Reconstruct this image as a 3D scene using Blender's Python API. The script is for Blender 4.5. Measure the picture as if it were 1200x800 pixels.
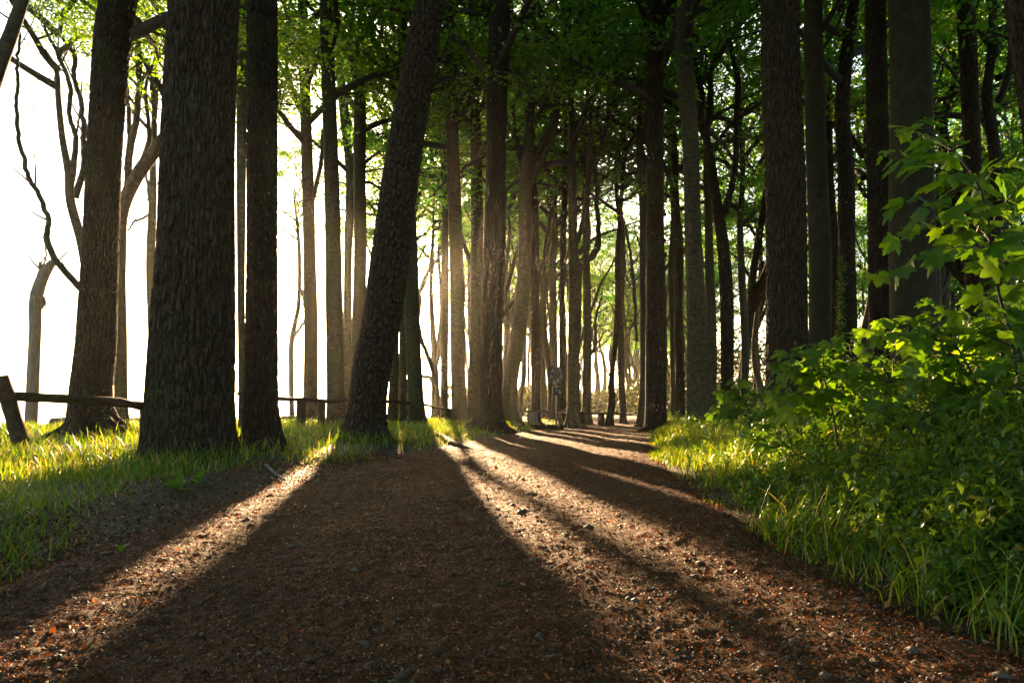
import bpy, math, random
import numpy as np
from mathutils import Vector, Matrix

# ------------------------------------------------------------------ clearing, camera, world, sun
for o in list(bpy.data.objects):
    bpy.data.objects.remove(o)
SC = bpy.context.scene
COL = SC.collection
PI = math.pi
CAMH = 0.65          # a low tripod
FPX = 800.0          # focal length in photograph pixels (1200 wide)
HORY = 478.0         # horizon row

cam_d = bpy.data.cameras.new('camera')
cam_d.lens = 24.0
cam_d.sensor_width = 36.0
cam_d.shift_y = 0.065
cam_d.clip_start = 0.05
cam_d.clip_end = 20000
cam = bpy.data.objects.new('camera', cam_d)
cam.location = (0, 0, CAMH)
cam.rotation_euler = (PI / 2, 0, 0)
COL.objects.link(cam)
SC.camera = cam

SUN_AZ = math.radians(-9.4)
SUN_EL = math.radians(10.5)
sunv = Vector((math.sin(SUN_AZ) * math.cos(SUN_EL), math.cos(SUN_AZ) * math.cos(SUN_EL), math.sin(SUN_EL)))

W = bpy.data.worlds.new('World')
SC.world = W
W.use_nodes = True
wn = W.node_tree.nodes
wl = W.node_tree.links
sky = wn.new('ShaderNodeTexSky')
sky.sky_type = 'NISHITA'
sky.sun_disc = False
sky.sun_elevation = SUN_EL
sky.sun_rotation = SUN_AZ
sky.dust_density = 2.0
wl.new(sky.outputs['Color'], wn['Background'].inputs['Color'])
wn['Background'].inputs['Strength'].default_value = 0.065

sd = bpy.data.lights.new('sun', 'SUN')
sd.energy = 5.0
sd.angle = math.radians(0.5)
sd.color = (1.0, 0.65, 0.34)
sun = bpy.data.objects.new('sun', sd)
sun.rotation_euler = sunv.to_track_quat('Z', 'Y').to_euler()
sun.location = (-10, 50, 20)
COL.objects.link(sun)

SC.view_settings.view_transform = 'Standard'
SC.view_settings.look = 'None'
SC.view_settings.gamma = 1.0
SC.view_settings.exposure = 3.05
SC.render.engine = 'CYCLES'
cy = SC.cycles
cy.max_bounces = 8
cy.diffuse_bounces = 4
cy.glossy_bounces = 2
cy.transmission_bounces = 6
cy.volume_bounces = 0
cy.transparent_max_bounces = 8
cy.use_denoising = True
cy.caustics_reflective = False
cy.caustics_refractive = False
cy.sample_clamp_indirect = 8.0

rng = np.random.default_rng(7)
random.seed(7)

# ------------------------------------------------------------------ helpers
def px(x, y, d):
    """photograph pixel at depth d -> world point"""
    return np.array([(x - 600.0) * d / FPX, d, CAMH + (HORY - y) * d / FPX])

def tag(o, label=None, cat=None, group=None, kind=None):
    if label: o['label'] = label
    if cat: o['category'] = cat
    if group: o['group'] = group
    if kind: o['kind'] = kind
    return o

def link(o, parent=None):
    COL.objects.link(o)
    if parent is not None: o.parent = parent
    return o

def empty(name, loc, label=None, cat=None, group=None, rz=0.0):
    o = bpy.data.objects.new(name, None)
    o.location = loc
    o.rotation_euler = (0, 0, rz)
    o.empty_display_size = 0.3
    link(o)
    return tag(o, label, cat, group)

def npmesh(name, V, F, mats, smooth=True, mat_idx=None):
    """F: list of (n,3)/(n,4) index arrays"""
    V = np.asarray(V, dtype=np.float32)
    F = [np.asarray(f, dtype=np.int32) for f in (F if isinstance(F, list) else [F]) if len(f)]
    m = bpy.data.meshes.new(name)
    m.vertices.add(len(V))
    m.vertices.foreach_set('co', V.ravel())
    nl = sum(f.size for f in F)
    npoly = sum(len(f) for f in F)
    m.loops.add(nl)
    m.polygons.add(npoly)
    starts, off = [], 0
    for f in F:
        starts.append(off + np.arange(len(f), dtype=np.int32) * f.shape[1])
        off += f.size
    m.polygons.foreach_set('loop_start', np.concatenate(starts))
    m.loops.foreach_set('vertex_index', np.concatenate([f.ravel() for f in F]))
    if smooth:
        m.polygons.foreach_set('use_smooth', np.ones(npoly, dtype=bool))
    if mat_idx is not None:
        m.polygons.foreach_set('material_index', np.asarray(mat_idx, dtype=np.int32))
    m.update(calc_edges=True)
    m.validate()
    for mt in (mats if isinstance(mats, (list, tuple)) else [mats]):
        m.materials.append(mt)
    return m

def obj(name, mesh, parent=None, loc=None):
    o = bpy.data.objects.new(name, mesh)
    if loc is not None: o.location = loc
    return link(o, parent)

class Geo:
    """collects vertex / face arrays that become one mesh"""
    def __init__(s): s.V, s.T, s.Q, s.n = [], [], [], 0
    def add(s, V, Q=None, T=None):
        if Q is not None and len(Q): s.Q.append(np.asarray(Q) + s.n)
        if T is not None and len(T): s.T.append(np.asarray(T) + s.n)
        s.V.append(np.asarray(V, dtype=float)); s.n += len(V)
    def mesh(s, name, mat, smooth=True):
        F = []
        if s.Q: F.append(np.concatenate(s.Q))
        if s.T: F.append(np.concatenate(s.T))
        return npmesh(name, np.concatenate(s.V), F, mat, smooth)

def hsh(ix, iy, seed=0):
    h = (ix.astype(np.int64) * 374761393 + iy.astype(np.int64) * 668265263 + seed * 2147483647 + 1013904223) & 0xffffffff
    h = ((h ^ (h >> 13)) * 1274126177) & 0xffffffff
    h = ((h ^ (h >> 16)) * 2246822519) & 0xffffffff
    return ((h ^ (h >> 15)) & 0xffffff) / float(0xffffff)

def vn(x, y, seed=0):
    x = np.asarray(x, float); y = np.asarray(y, float)
    ix = np.floor(x); iy = np.floor(y)
    fx = x - ix; fy = y - iy
    fx = fx * fx * (3 - 2 * fx); fy = fy * fy * (3 - 2 * fy)
    a = hsh(ix, iy, seed); b = hsh(ix + 1, iy, seed)
    c = hsh(ix, iy + 1, seed); d = hsh(ix + 1, iy + 1, seed)
    return (a * (1 - fx) + b * fx) * (1 - fy) + (c * (1 - fx) + d * fx) * fy - 0.5

def fbm(x, y, octs=4, seed=0):
    s = 0; a = 1.0
    for k in range(octs):
        s = s + a * vn(x * 2 ** k + 17.3 * k, y * 2 ** k - 9.1 * k, seed + k)
        a *= 0.5
    return s

def worley(u, v, nu, seed=0):
    """periodic in u over nu cells; returns F2-F1"""
    iu = np.floor(u); iv = np.floor(v)
    f1 = np.full(u.shape, 9.0); f2 = np.full(u.shape, 9.0)
    for a in (-1, 0, 1):
        for b in (-1, 0, 1):
            cu = iu + a; cv = iv + b
            w = np.mod(cu, nu)
            pxx = cu + 0.15 + 0.7 * hsh(w, cv, seed); pyy = cv + 0.1 + 0.8 * hsh(w, cv, seed + 5)
            d = np.hypot(u - pxx, v - pyy)
            f2 = np.where(d < f1, f1, np.minimum(f2, d))
            f1 = np.minimum(f1, d)
    return f2 - f1

def sstep(a, b, x):
    t = np.clip((x - a) / (b - a), 0, 1)
    return t * t * (3 - 2 * t)

def resample(P, n):
    """smooth curve through control rows of P (k columns)"""
    P = np.asarray(P, float)
    k = len(P)
    if k == 2:
        t = np.linspace(0, 1, n)[:, None]
        return P[0] * (1 - t) + P[1] * t
    seg = np.linalg.norm(np.diff(P[:, :3], axis=0), axis=1)
    s = np.concatenate([[0], np.cumsum(np.maximum(seg, 1e-6))])
    # finite-difference tangents (cubic Hermite)
    m = np.zeros_like(P)
    dl = np.diff(P, axis=0) / np.diff(s)[:, None]
    m[0] = dl[0]; m[-1] = dl[-1]
    h0 = np.diff(s)[:-1, None]; h1 = np.diff(s)[1:, None]
    m[1:-1] = (dl[:-1] * h1 + dl[1:] * h0) / (h0 + h1)
    t = np.linspace(0, s[-1], n)
    i = np.clip(np.searchsorted(s, t, side='right') - 1, 0, k - 2)
    h = (s[i + 1] - s[i])[:, None]
    u = ((t - s[i])[:, None]) / h
    return ((2 * u ** 3 - 3 * u ** 2 + 1) * P[i] + (u ** 3 - 2 * u ** 2 + u) * h * m[i]
            + (-2 * u ** 3 + 3 * u ** 2) * P[i + 1] + (u ** 3 - u ** 2) * h * m[i + 1])

def tube(P, R, seg, disp=None, close=False):
    """P (n,3) centreline, R (n,) radii; disp(theta_grid, s_grid)->metres"""
    P = np.asarray(P, float); R = np.asarray(R, float)
    n = len(P)
    T = np.gradient(P, axis=0)
    T /= np.linalg.norm(T, axis=1)[:, None] + 1e-9
    ax = np.argmin(np.abs(T).mean(axis=0))
    ref = np.zeros(3); ref[ax] = 1
    U = ref - (T @ ref)[:, None] * T
    U /= np.linalg.norm(U, axis=1)[:, None] + 1e-9
    B = np.cross(T, U)
    th = np.linspace(0, 2 * PI, seg, endpoint=False)
    s = np.concatenate([[0], np.cumsum(np.linalg.norm(np.diff(P, axis=0), axis=1))])
    r = np.repeat(R[:, None], seg, axis=1)
    if disp is not None:
        TH, S = np.meshgrid(th, s)
        r = r + disp(TH, S, R[:, None], P)
    V = P[:, None, :] + r[..., None] * (np.cos(th)[None, :, None] * U[:, None, :] + np.sin(th)[None, :, None] * B[:, None, :])
    V = V.reshape(-1, 3)
    i = np.arange(n - 1)[:, None] * seg
    j = np.arange(seg)[None, :]
    j2 = (j + 1) % seg
    Q = np.stack([i + j, i + j2, i + seg + j2, i + seg + j], -1).reshape(-1, 4)
    Tr = []
    if close:
        V = np.concatenate([V, P[:1], P[-1:]])
        a = n * seg
        jj = np.arange(seg); jn = (jj + 1) % seg
        Tr = np.concatenate([np.stack([np.full(seg, a), jn, jj], -1),
                             np.stack([np.full(seg, a + 1), (n - 1) * seg + jj, (n - 1) * seg + jn], -1)])
    return V, Q, Tr

def boxgeo(c, s, rot=None):
    c = np.asarray(c, float); s = np.asarray(s, float) / 2
    v = np.array([[x, y, z] for x in (-1, 1) for y in (-1, 1) for z in (-1, 1)], float) * s
    if rot is not None:
        v = v @ np.array(rot).T
    q = np.array([[0, 1, 3, 2], [4, 6, 7, 5], [0, 4, 5, 1], [2, 3, 7, 6], [0, 2, 6, 4], [1, 5, 7, 3]])
    return v + c, q

# ------------------------------------------------------------------ materials
def newmat(name):
    m = bpy.data.materials.new(name)
    m.use_nodes = True
    nt = m.node_tree
    for n in list(nt.nodes):
        if n.type != 'OUTPUT_MATERIAL': nt.nodes.remove(n)
    return m, nt, nt.nodes['Material Output']

def ramp(nt, fac, stops):
    r = nt.nodes.new('ShaderNodeValToRGB')
    while len(r.color_ramp.elements) < len(stops):
        r.color_ramp.elements.new(0.5)
    for e, (p, c) in zip(r.color_ramp.elements, stops):
        e.position = p
        e.color = (c[0], c[1], c[2], 1)
    nt.links.new(fac, r.inputs['Fac'])
    return r.outputs['Color']

def noise(nt, vec, scale, detail=4, rough=0.6):
    n = nt.nodes.new('ShaderNodeTexNoise')
    n.inputs['Scale'].default_value = scale
    n.inputs['Detail'].default_value = detail
    n.inputs['Roughness'].default_value = rough
    nt.links.new(vec, n.inputs['Vector'])
    return n.outputs['Fac']

def mapping(nt, vec, scale):
    mp = nt.nodes.new('ShaderNodeMapping')
    mp.inputs['Scale'].default_value = scale
    nt.links.new(vec, mp.inputs['Vector'])
    return mp.outputs['Vector']

def bark(name, dark, light, moss=0.0, stretch=0.18, scale=14, bump=0.6, dist=0.012, mosscol=(0.05, 0.06, 0.018), fiss=None):
    m, nt, out = newmat(name)
    N, L = nt.nodes, nt.links
    geo = N.new('ShaderNodeNewGeometry')
    oi = N.new('ShaderNodeObjectInfo')
    tc = N.new('ShaderNodeTexCoord')
    add = N.new('ShaderNodeVectorMath'); add.operation = 'ADD'
    L.new(tc.outputs['Object'], add.inputs[0])
    mul = N.new('ShaderNodeVectorMath'); mul.operation = 'SCALE'
    cmb = N.new('ShaderNodeCombineXYZ')
    L.new(oi.outputs['Random'], cmb.inputs[0]); L.new(oi.outputs['Random'], cmb.inputs[1]); L.new(oi.outputs['Random'], cmb.inputs[2])
    L.new(cmb.outputs[0], mul.inputs[0]); mul.inputs['Scale'].default_value = 37.0
    L.new(mul.outputs[0], add.inputs[1])
    v = add.outputs[0]
    vs = mapping(nt, v, (1, 1, stretch))
    n1 = noise(nt, vs, scale, 6, 0.65)
    n2 = noise(nt, v, 1.3, 3, 0.6)
    n3 = noise(nt, v, 60, 3, 0.7)
    mix = N.new('ShaderNodeMath'); mix.operation = 'MULTIPLY_ADD'
    L.new(n1, mix.inputs[0]); mix.inputs[1].default_value = 0.75
    mm = N.new('ShaderNodeMath'); mm.operation = 'MULTIPLY'; L.new(n3, mm.inputs[0]); mm.inputs[1].default_value = 0.25
    L.new(mm.outputs[0], mix.inputs[2])
    col = ramp(nt, mix.outputs[0], [(0.38 if name == 'beech_bark' else 0.32, dark), (0.60 if name == 'beech_bark' else 0.66, light)])
    if moss > 0:
        mr = ramp(nt, n2, [(0.62 - 0.25 * moss, (0, 0, 0)), (0.75, (1, 1, 1))])
        mx = N.new('ShaderNodeMix'); mx.data_type = 'RGBA'
        L.new(mr, mx.inputs['Factor']); L.new(col, mx.inputs['A']); mx.inputs['B'].default_value = (*mosscol, 1)
        col = mx.outputs['Result']
    b = N.new('ShaderNodeBsdfPrincipled')
    L.new(col, b.inputs['Base Color'])
    b.inputs['Roughness'].default_value = 0.9
    b.inputs['Specular IOR Level'].default_value = 0.15
    bp = N.new('ShaderNodeBump'); bp.inputs['Strength'].default_value = bump; bp.inputs['Distance'].default_value = dist
    L.new(mix.outputs[0], bp.inputs['Height']); nrm = bp.outputs[0]
    if fiss:
        wv = N.new('ShaderNodeVectorMath'); wv.operation = 'ADD'
        nv = N.new('ShaderNodeTexNoise'); nv.inputs['Scale'].default_value = 5.0; nv.inputs['Detail'].default_value = 3
        L.new(v, nv.inputs['Vector'])
        sc_ = N.new('ShaderNodeVectorMath'); sc_.operation = 'SCALE'; sc_.inputs['Scale'].default_value = 0.10
        L.new(nv.outputs['Color'], sc_.inputs[0]); L.new(v, wv.inputs[0]); L.new(sc_.outputs[0], wv.inputs[1])
        vo = N.new('ShaderNodeTexVoronoi'); vo.feature = 'DISTANCE_TO_EDGE'
        vo.inputs['Scale'].default_value = fiss[0]
        L.new(mapping(nt, wv.outputs[0], (1, 1, fiss[1])), vo.inputs['Vector'])
        mr_ = N.new('ShaderNodeMapRange'); mr_.inputs['From Max'].default_value = 0.28; mr_.interpolation_type = 'SMOOTHSTEP'
        L.new(vo.outputs['Distance'], mr_.inputs['Value'])
        b2 = N.new('ShaderNodeBump'); b2.inputs['Strength'].default_value = 1.0; b2.inputs['Distance'].default_value = fiss[2]
        L.new(mr_.outputs[0], b2.inputs['Height']); L.new(nrm, b2.inputs['Normal']); nrm = b2.outputs[0]
    L.new(nrm, b.inputs['Normal'])
    L.new(b.outputs[0], out.inputs['Surface'])
    return m

def leafmat(name, stops, trans=0.5, rough=0.45, spec=0.4, tint=(1.25, 1.2, 0.5), veins=False, objrand=False):
    """colour differs leaf by leaf (random per island or per object)"""
    m, nt, out = newmat(name)
    N, L = nt.nodes, nt.links
    if objrand:
        src = N.new('ShaderNodeObjectInfo').outputs['Random']
    else:
        src = N.new('ShaderNodeNewGeometry').outputs['Random Per Island']
    col = ramp(nt, src, stops)
    if veins:
        tc = N.new('ShaderNodeTexCoord')
        nz = noise(nt, tc.outputs['Object'], 30, 4, 0.6)
        rr = ramp(nt, nz, [(0.35, (0.75, 0.8, 0.7)), (0.7, (1.15, 1.1, 1.1))])
        mm = N.new('ShaderNodeMix'); mm.data_type = 'RGBA'; mm.blend_type = 'MULTIPLY'; mm.inputs['Factor'].default_value = 1
        L.new(col, mm.inputs['A']); L.new(rr, mm.inputs['B'])
        col = mm.outputs['Result']
    b = N.new('ShaderNodeBsdfPrincipled')
    L.new(col, b.inputs['Base Color'])
    b.inputs['Roughness'].default_value = rough
    b.inputs['Specular IOR Level'].default_value = spec
    t = N.new('ShaderNodeBsdfTranslucent')
    mt = N.new('ShaderNodeMix'); mt.data_type = 'RGBA'; mt.blend_type = 'MULTIPLY'; mt.inputs['Factor'].default_value = 1
    L.new(col, mt.inputs['A']); mt.inputs['B'].default_value = (*[c * 2.0 for c in tint], 1)
    mt.clamp_result = False
    L.new(mt.outputs['Result'], t.inputs['Color'])
    ms = N.new('ShaderNodeMixShader'); ms.inputs[0].default_value = trans
    L.new(b.outputs[0], ms.inputs[1]); L.new(t.outputs[0], ms.inputs[2])
    L.new(ms.outputs[0], out.inputs['Surface'])
    return m

def soilmat(name, stops, scale=40, bump=0.5, dist=0.01, spec=0.3, rough=0.8):
    m, nt, out = newmat(name)
    N, L = nt.nodes, nt.links
    tc = N.new('ShaderNodeTexCoord')
    v = tc.outputs['Object']
    n1 = noise(nt, v, scale, 5, 0.7)
    n2 = noise(nt, v, 0.7, 3, 0.5)
    n3 = noise(nt, v, scale * 5, 2, 0.6)
    a = N.new('ShaderNodeMath'); a.operation = 'MULTIPLY_ADD'; L.new(n2, a.inputs[0]); a.inputs[1].default_value = 0.35
    b0 = N.new('ShaderNodeMath'); b0.operation = 'MULTIPLY_ADD'; L.new(n3, b0.inputs[0]); b0.inputs[1].default_value = 0.3
    c = N.new('ShaderNodeMath'); c.operation = 'MULTIPLY'; L.new(n1, c.inputs[0]); c.inputs[1].default_value = 0.45
    L.new(c.outputs[0], b0.inputs[2]); L.new(b0.outputs[0], a.inputs[2])
    col = ramp(nt, a.outputs[0], stops)
    b = N.new('ShaderNodeBsdfPrincipled')
    L.new(col, b.inputs['Base Color']); b.inputs['Roughness'].default_value = rough
    b.inputs['Specular IOR Level'].default_value = spec
    bp = N.new('ShaderNodeBump'); bp.inputs['Strength'].default_value = bump; bp.inputs['Distance'].default_value = dist
    L.new(b0.outputs[0], bp.inputs['Height']); L.new(bp.outputs[0], b.inputs['Normal'])
    L.new(b.outputs[0], out.inputs['Surface'])
    return m

def plain(name, col, rough=0.6, metal=0.0):
    m, nt, out = newmat(name)
    N, L = nt.nodes, nt.links
    tc = N.new('ShaderNodeTexCoord')
    nz = noise(nt, tc.outputs['Object'], 25, 4, 0.6)
    c = ramp(nt, nz, [(0.3, [k * 0.75 for k in col]), (0.7, [min(1, k * 1.15) for k in col])])
    b = N.new('ShaderNodeBsdfPrincipled')
    L.new(c, b.inputs['Base Color']); b.inputs['Roughness'].default_value = rough
    b.inputs['Metallic'].default_value = metal
    L.new(b.outputs[0], out.inputs['Surface'])
    return m

M = {}
M['oak'] = bark('oak_bark', (0.016, 0.011, 0.006), (0.10, 0.070, 0.042), moss=0.3, stretch=0.2, scale=26, bump=0.7, dist=0.02, fiss=(17, 0.22, 0.05))
M['pine'] = bark('pine_bark', (0.026, 0.017, 0.010), (0.12, 0.08, 0.05), moss=0.1, stretch=0.5, scale=22, bump=0.7, dist=0.02, fiss=(11, 0.55, 0.06))
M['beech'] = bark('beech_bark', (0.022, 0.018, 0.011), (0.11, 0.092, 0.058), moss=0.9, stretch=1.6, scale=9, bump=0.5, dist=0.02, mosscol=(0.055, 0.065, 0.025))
M['beechshade'] = bark('shaded_beech_bark', (0.018, 0.015, 0.009), (0.062, 0.052, 0.032), moss=0.8, stretch=0.8, scale=7, bump=0.4, dist=0.015, mosscol=(0.035, 0.042, 0.015))  # darker copy of the beech bark, right-hand shade put into its colour
M['dark'] = bark('dark_bark', (0.015, 0.010, 0.006), (0.07, 0.049, 0.030), moss=0.3, stretch=0.3, scale=26, bump=0.7, dist=0.02, fiss=(19, 0.3, 0.04))
M['grey'] = bark('weathered_wood', (0.10, 0.085, 0.065), (0.25, 0.22, 0.18), moss=0.2, stretch=0.2, scale=18, bump=0.5, dist=0.008)
M['rail'] = bark('rail_wood', (0.025, 0.017, 0.011), (0.095, 0.07, 0.045), moss=0.3, stretch=1.0, scale=14, bump=0.5, dist=0.008)
M['twig'] = plain('twig_bark', (0.05, 0.04, 0.028), 0.85)
M['stem'] = plain('stem_green', (0.07, 0.075, 0.03), 0.6)
M['stemdark'] = plain('stem_dark', (0.035, 0.028, 0.02), 0.7)
M['crown'] = leafmat('beech_leaves', [(0.0, (0.06, 0.14, 0.006)), (0.5, (0.115, 0.22, 0.008)), (0.85, (0.14, 0.25, 0.01)), (1.0, (0.20, 0.28, 0.015))], trans=0.6)
M['crown2'] = leafmat('cool_leaves', [(0.0, (0.04, 0.13, 0.009)), (0.6, (0.075, 0.20, 0.012)), (1.0, (0.13, 0.25, 0.016))], trans=0.6, tint=(1.0, 1.2, 0.5))
M['thicket'] = leafmat('thicket_leaves', [(0.0, (0.025, 0.035, 0.012)), (0.6, (0.05, 0.06, 0.02)), (1.0, (0.08, 0.085, 0.03))], trans=0.3, tint=(1.1, 1.0, 0.5))
M['grass'] = leafmat('grass_blades', [(0.0, (0.035, 0.09, 0.005)), (0.55, (0.07, 0.14, 0.007)), (0.86, (0.12, 0.18, 0.012)), (0.93, (0.22, 0.19, 0.06)), (1.0, (0.30, 0.24, 0.11))], trans=0.45, rough=0.4, tint=(1.6, 1.25, 0.25))
M['maple'] = leafmat('maple_leaves', [(0.0, (0.045, 0.11, 0.006)), (0.6, (0.075, 0.15, 0.008)), (1.0, (0.115, 0.19, 0.01))], trans=0.55, rough=0.38, veins=True, objrand=True, tint=(1.3, 1.25, 0.4))
M['herb'] = leafmat('undergrowth_leaves', [(0.0, (0.03, 0.075, 0.008)), (0.5, (0.06, 0.12, 0.010)), (0.9, (0.11, 0.18, 0.012)), (1.0, (0.20, 0.20, 0.02))], trans=0.4, rough=0.35, spec=0.5)
M['litter'] = leafmat('litter_chips', [(0.0, (0.016, 0.008, 0.004)), (0.35, (0.045, 0.021, 0.008)), (0.7, (0.11, 0.047, 0.015)), (0.9, (0.19, 0.088, 0.028)), (0.98, (0.28, 0.16, 0.065)), (1.0, (0.38, 0.25, 0.12))], trans=0.3, rough=0.55, spec=0.2, tint=(1.3, 0.8, 0.35))
M['path'] = soilmat('path_grit', [(0.3, (0.020, 0.009, 0.0035)), (0.5, (0.058, 0.025, 0.008)), (0.7, (0.145, 0.062, 0.021))], scale=45, bump=1.0, dist=0.015, spec=0.12, rough=0.8)
M['soil'] = soilmat('forest_soil', [(0.3, (0.02, 0.014, 0.007)), (0.5, (0.04, 0.032, 0.014)), (0.7, (0.055, 0.05, 0.018))], scale=12, bump=0.6, dist=0.03)
M['stone'] = soilmat('stone', [(0.3, (0.035, 0.024, 0.015)), (0.7, (0.10, 0.072, 0.048))], scale=20, bump=0.4, dist=0.006, rough=0.65)
M['signdark'] = plain('sign_slate', (0.018, 0.024, 0.034), 0.7)
M['white'] = plain('white_print', (0.16, 0.17, 0.18), 0.7)
M['metal'] = plain('galvanised_post', (0.30, 0.29, 0.27), 0.45, 0.6)
M['fluff'] = plain('seed_fluff', (0.7, 0.68, 0.62), 0.8)

# ------------------------------------------------------------------ terrain functions
PCY = np.array([-5, 1.7, 2.3, 3.2, 6, 9, 15, 20, 27, 34, 42, 50, 60, 80, 120])
PCX = np.array([-0.2, -0.2, -0.3, -0.35, -0.15, 0.15, 1.3, 2.35, 3.9, 5.2, 6.2, 6.6, 6.2, 4.0, -2])
HWL = 1.62
def pc(y): return np.interp(y, PCY, PCX)
def hw(y): return np.interp(y, [0, 3, 8, 16, 30, 60], [1.42, 1.55, 1.7, 1.75, 1.35, 1.3])
def edge(y): return np.interp(y, [-40, 0, 10, 20, 28, 36, 45, 60, 80, 110, 150, 400, 900], [-14, -13, -13, -12.5, -9.5, -8.2, -7, -4, 4, 16, 30, 82, 180])

def gz(x, y):
    x = np.asarray(x, float); y = np.asarray(y, float)
    c = pc(y); h = hw(y)
    l = c - h - x; r = x - (c + h)
    z = 0.10 * sstep(0, 0.9, l) + 0.06 * sstep(1, 4, l) + 0.05 * sstep(0, 0.6, r) + 0.22 * sstep(0.6, 3.5, r) + 0.012 * np.clip(r - 3, 0, 60)
    off = np.maximum(l, r)
    z = z + sstep(0, 1.2, off) * (0.10 * vn(x * 0.5, y * 0.5, 3) + 0.05 * vn(x * 1.7, y * 1.7, 4))
    e = edge(y) - x
    z = z - 0.25 * sstep(-1.5, 0.8, e) - 12.5 * sstep(0.3, 7, e) - 2.0 * sstep(7, 40, e)
    return z

def gzf(x, y): return float(gz(np.array([x]), np.array([y]))[0])

def pathz(x, y):
    """top of the gritty path"""
    x = np.asarray(x, float); y = np.asarray(y, float)
    rel = (x - pc(y)) / hw(y)
    amp = 0.010
    z = (fbm(x * 5, y * 5, 3, 11) * 1.1 + fbm(x * 24, y * 24, 3, 12) * 0.95) * amp
    lump = np.clip(vn(x * 9, y * 9, 21) - 0.3, 0, 1) * 0.05 + np.clip(vn(x * 34, y * 34, 22) - 0.15, 0, 1) * 0.022
    rut = -0.02 * np.exp(-((np.abs(rel) - 0.5) / 0.16) ** 2)
    return 0.022 + z + lump + rut + gz(x, y) - 0.05 * sstep(0.93, 1.1, np.abs(rel) + 0.05 * vn(x * 1.5, y * 1.5, 31))

# ------------------------------------------------------------------ ground, sea, path
yy = np.concatenate([np.linspace(-60, 0.5, 40), 0.5 * 1.028 ** np.arange(1, 250)])
yy = yy[yy < 480]
xs = np.sinh(np.linspace(-5.6, 6.2, 300)) * 0.9
xs = xs[(xs > -60) & (xs < 420)]
X, Y = np.meshgrid(xs, yy)
Z = gz(X, Y)
rel = np.abs(X - pc(Y)) / hw(Y)
Z = np.where(rel < 0.9, Z - 0.03, Z)
nx, ny = len(xs), len(yy)
i = np.arange(ny - 1)[:, None] * nx; j = np.arange(nx - 1)[None, :]
Q = np.stack([i + j, i + j + 1, i + nx + j + 1, i + nx + j], -1).reshape(-1, 4)
g = obj('ground', npmesh('ground', np.stack([X, Y, Z], -1).reshape(-1, 3), Q, M['soil']))
tag(g, kind='structure')

# path sheet: fine rows close by, coarser far off
prow = 0.6 * 1.0072 ** np.arange(0, 640)
prow = prow[prow < 62]
pcol = np.linspace(-1.12, 1.12, 230)
PY, PR = np.meshgrid(prow, pcol, indexing='ij')
PX = pc(PY) + PR * hw(PY)
PZ = pathz(PX, PY)
nr, nc = PX.shape
i = np.arange(nr - 1)[:, None] * nc; j = np.arange(nc - 1)[None, :]
Q = np.stack([i + j, i + j + 1, i + nc + j + 1, i + nc + j], -1).reshape(-1, 4)
p = obj('path', npmesh('path', np.stack([PX, PY, PZ], -1).reshape(-1, 3), Q, M['path']))
tag(p, kind='structure')

m, nt, out = newmat('sea_water')
b = nt.nodes.new('ShaderNodeBsdfPrincipled')
b.inputs['Base Color'].default_value = (0.03, 0.06, 0.07, 1)
b.inputs['Roughness'].default_value = 0.18
tc = nt.nodes.new('ShaderNodeTexCoord')
nz = noise(nt, tc.outputs['Object'], 0.6, 5, 0.6)
bp = nt.nodes.new('ShaderNodeBump'); bp.inputs['Strength'].default_value = 0.6; bp.inputs['Distance'].default_value = 0.5
nt.links.new(nz, bp.inputs['Height']); nt.links.new(bp.outputs[0], b.inputs['Normal'])
nt.links.new(b.outputs[0], out.inputs['Surface'])
sx = np.linspace(-1500, 380, 30); sy = np.linspace(-300, 1800, 30)
X, Y = np.meshgrid(sx, sy)
i = np.arange(29)[:, None] * 30; j = np.arange(29)[None, :]
Q = np.stack([i + j, i + j + 1, i + 31 + j, i + 30 + j], -1).reshape(-1, 4)
s = obj('sea', npmesh('sea', np.stack([X, Y, np.full(X.shape, -12.6)], -1).reshape(-1, 3), Q, m))
tag(s, kind='structure')

# ------------------------------------------------------------------ crowns (shared meshes)
def rhomb_leaves(C, D, Nn, L, Wd, fold=0.18):
    """leaf quads: C centre, D length direction, Nn normal"""
    S = np.cross(Nn, D)
    S /= np.linalg.norm(S, axis=1)[:, None] + 1e-9
    L = L[:, None]; Wd = Wd[:, None]
    a = C - D * L * 0.5
    bq = C + S * Wd * 0.5 + Nn * Wd * fold
    c = C + D * L * 0.5
    d = C - S * Wd * 0.5 + Nn * Wd * fold
    V = np.stack([a, bq, c, d], 1).reshape(-1, 3)
    n = len(C)
    k = np.arange(n)[:, None] * 4
    # two folded triangles sharing the midrib
    T = np.concatenate([k + np.array([[0, 1, 2]]), k + np.array([[0, 2, 3]])])
    return V, T

def unit(v): return v / (np.linalg.norm(v, axis=-1, keepdims=True) + 1e-9)

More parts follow.
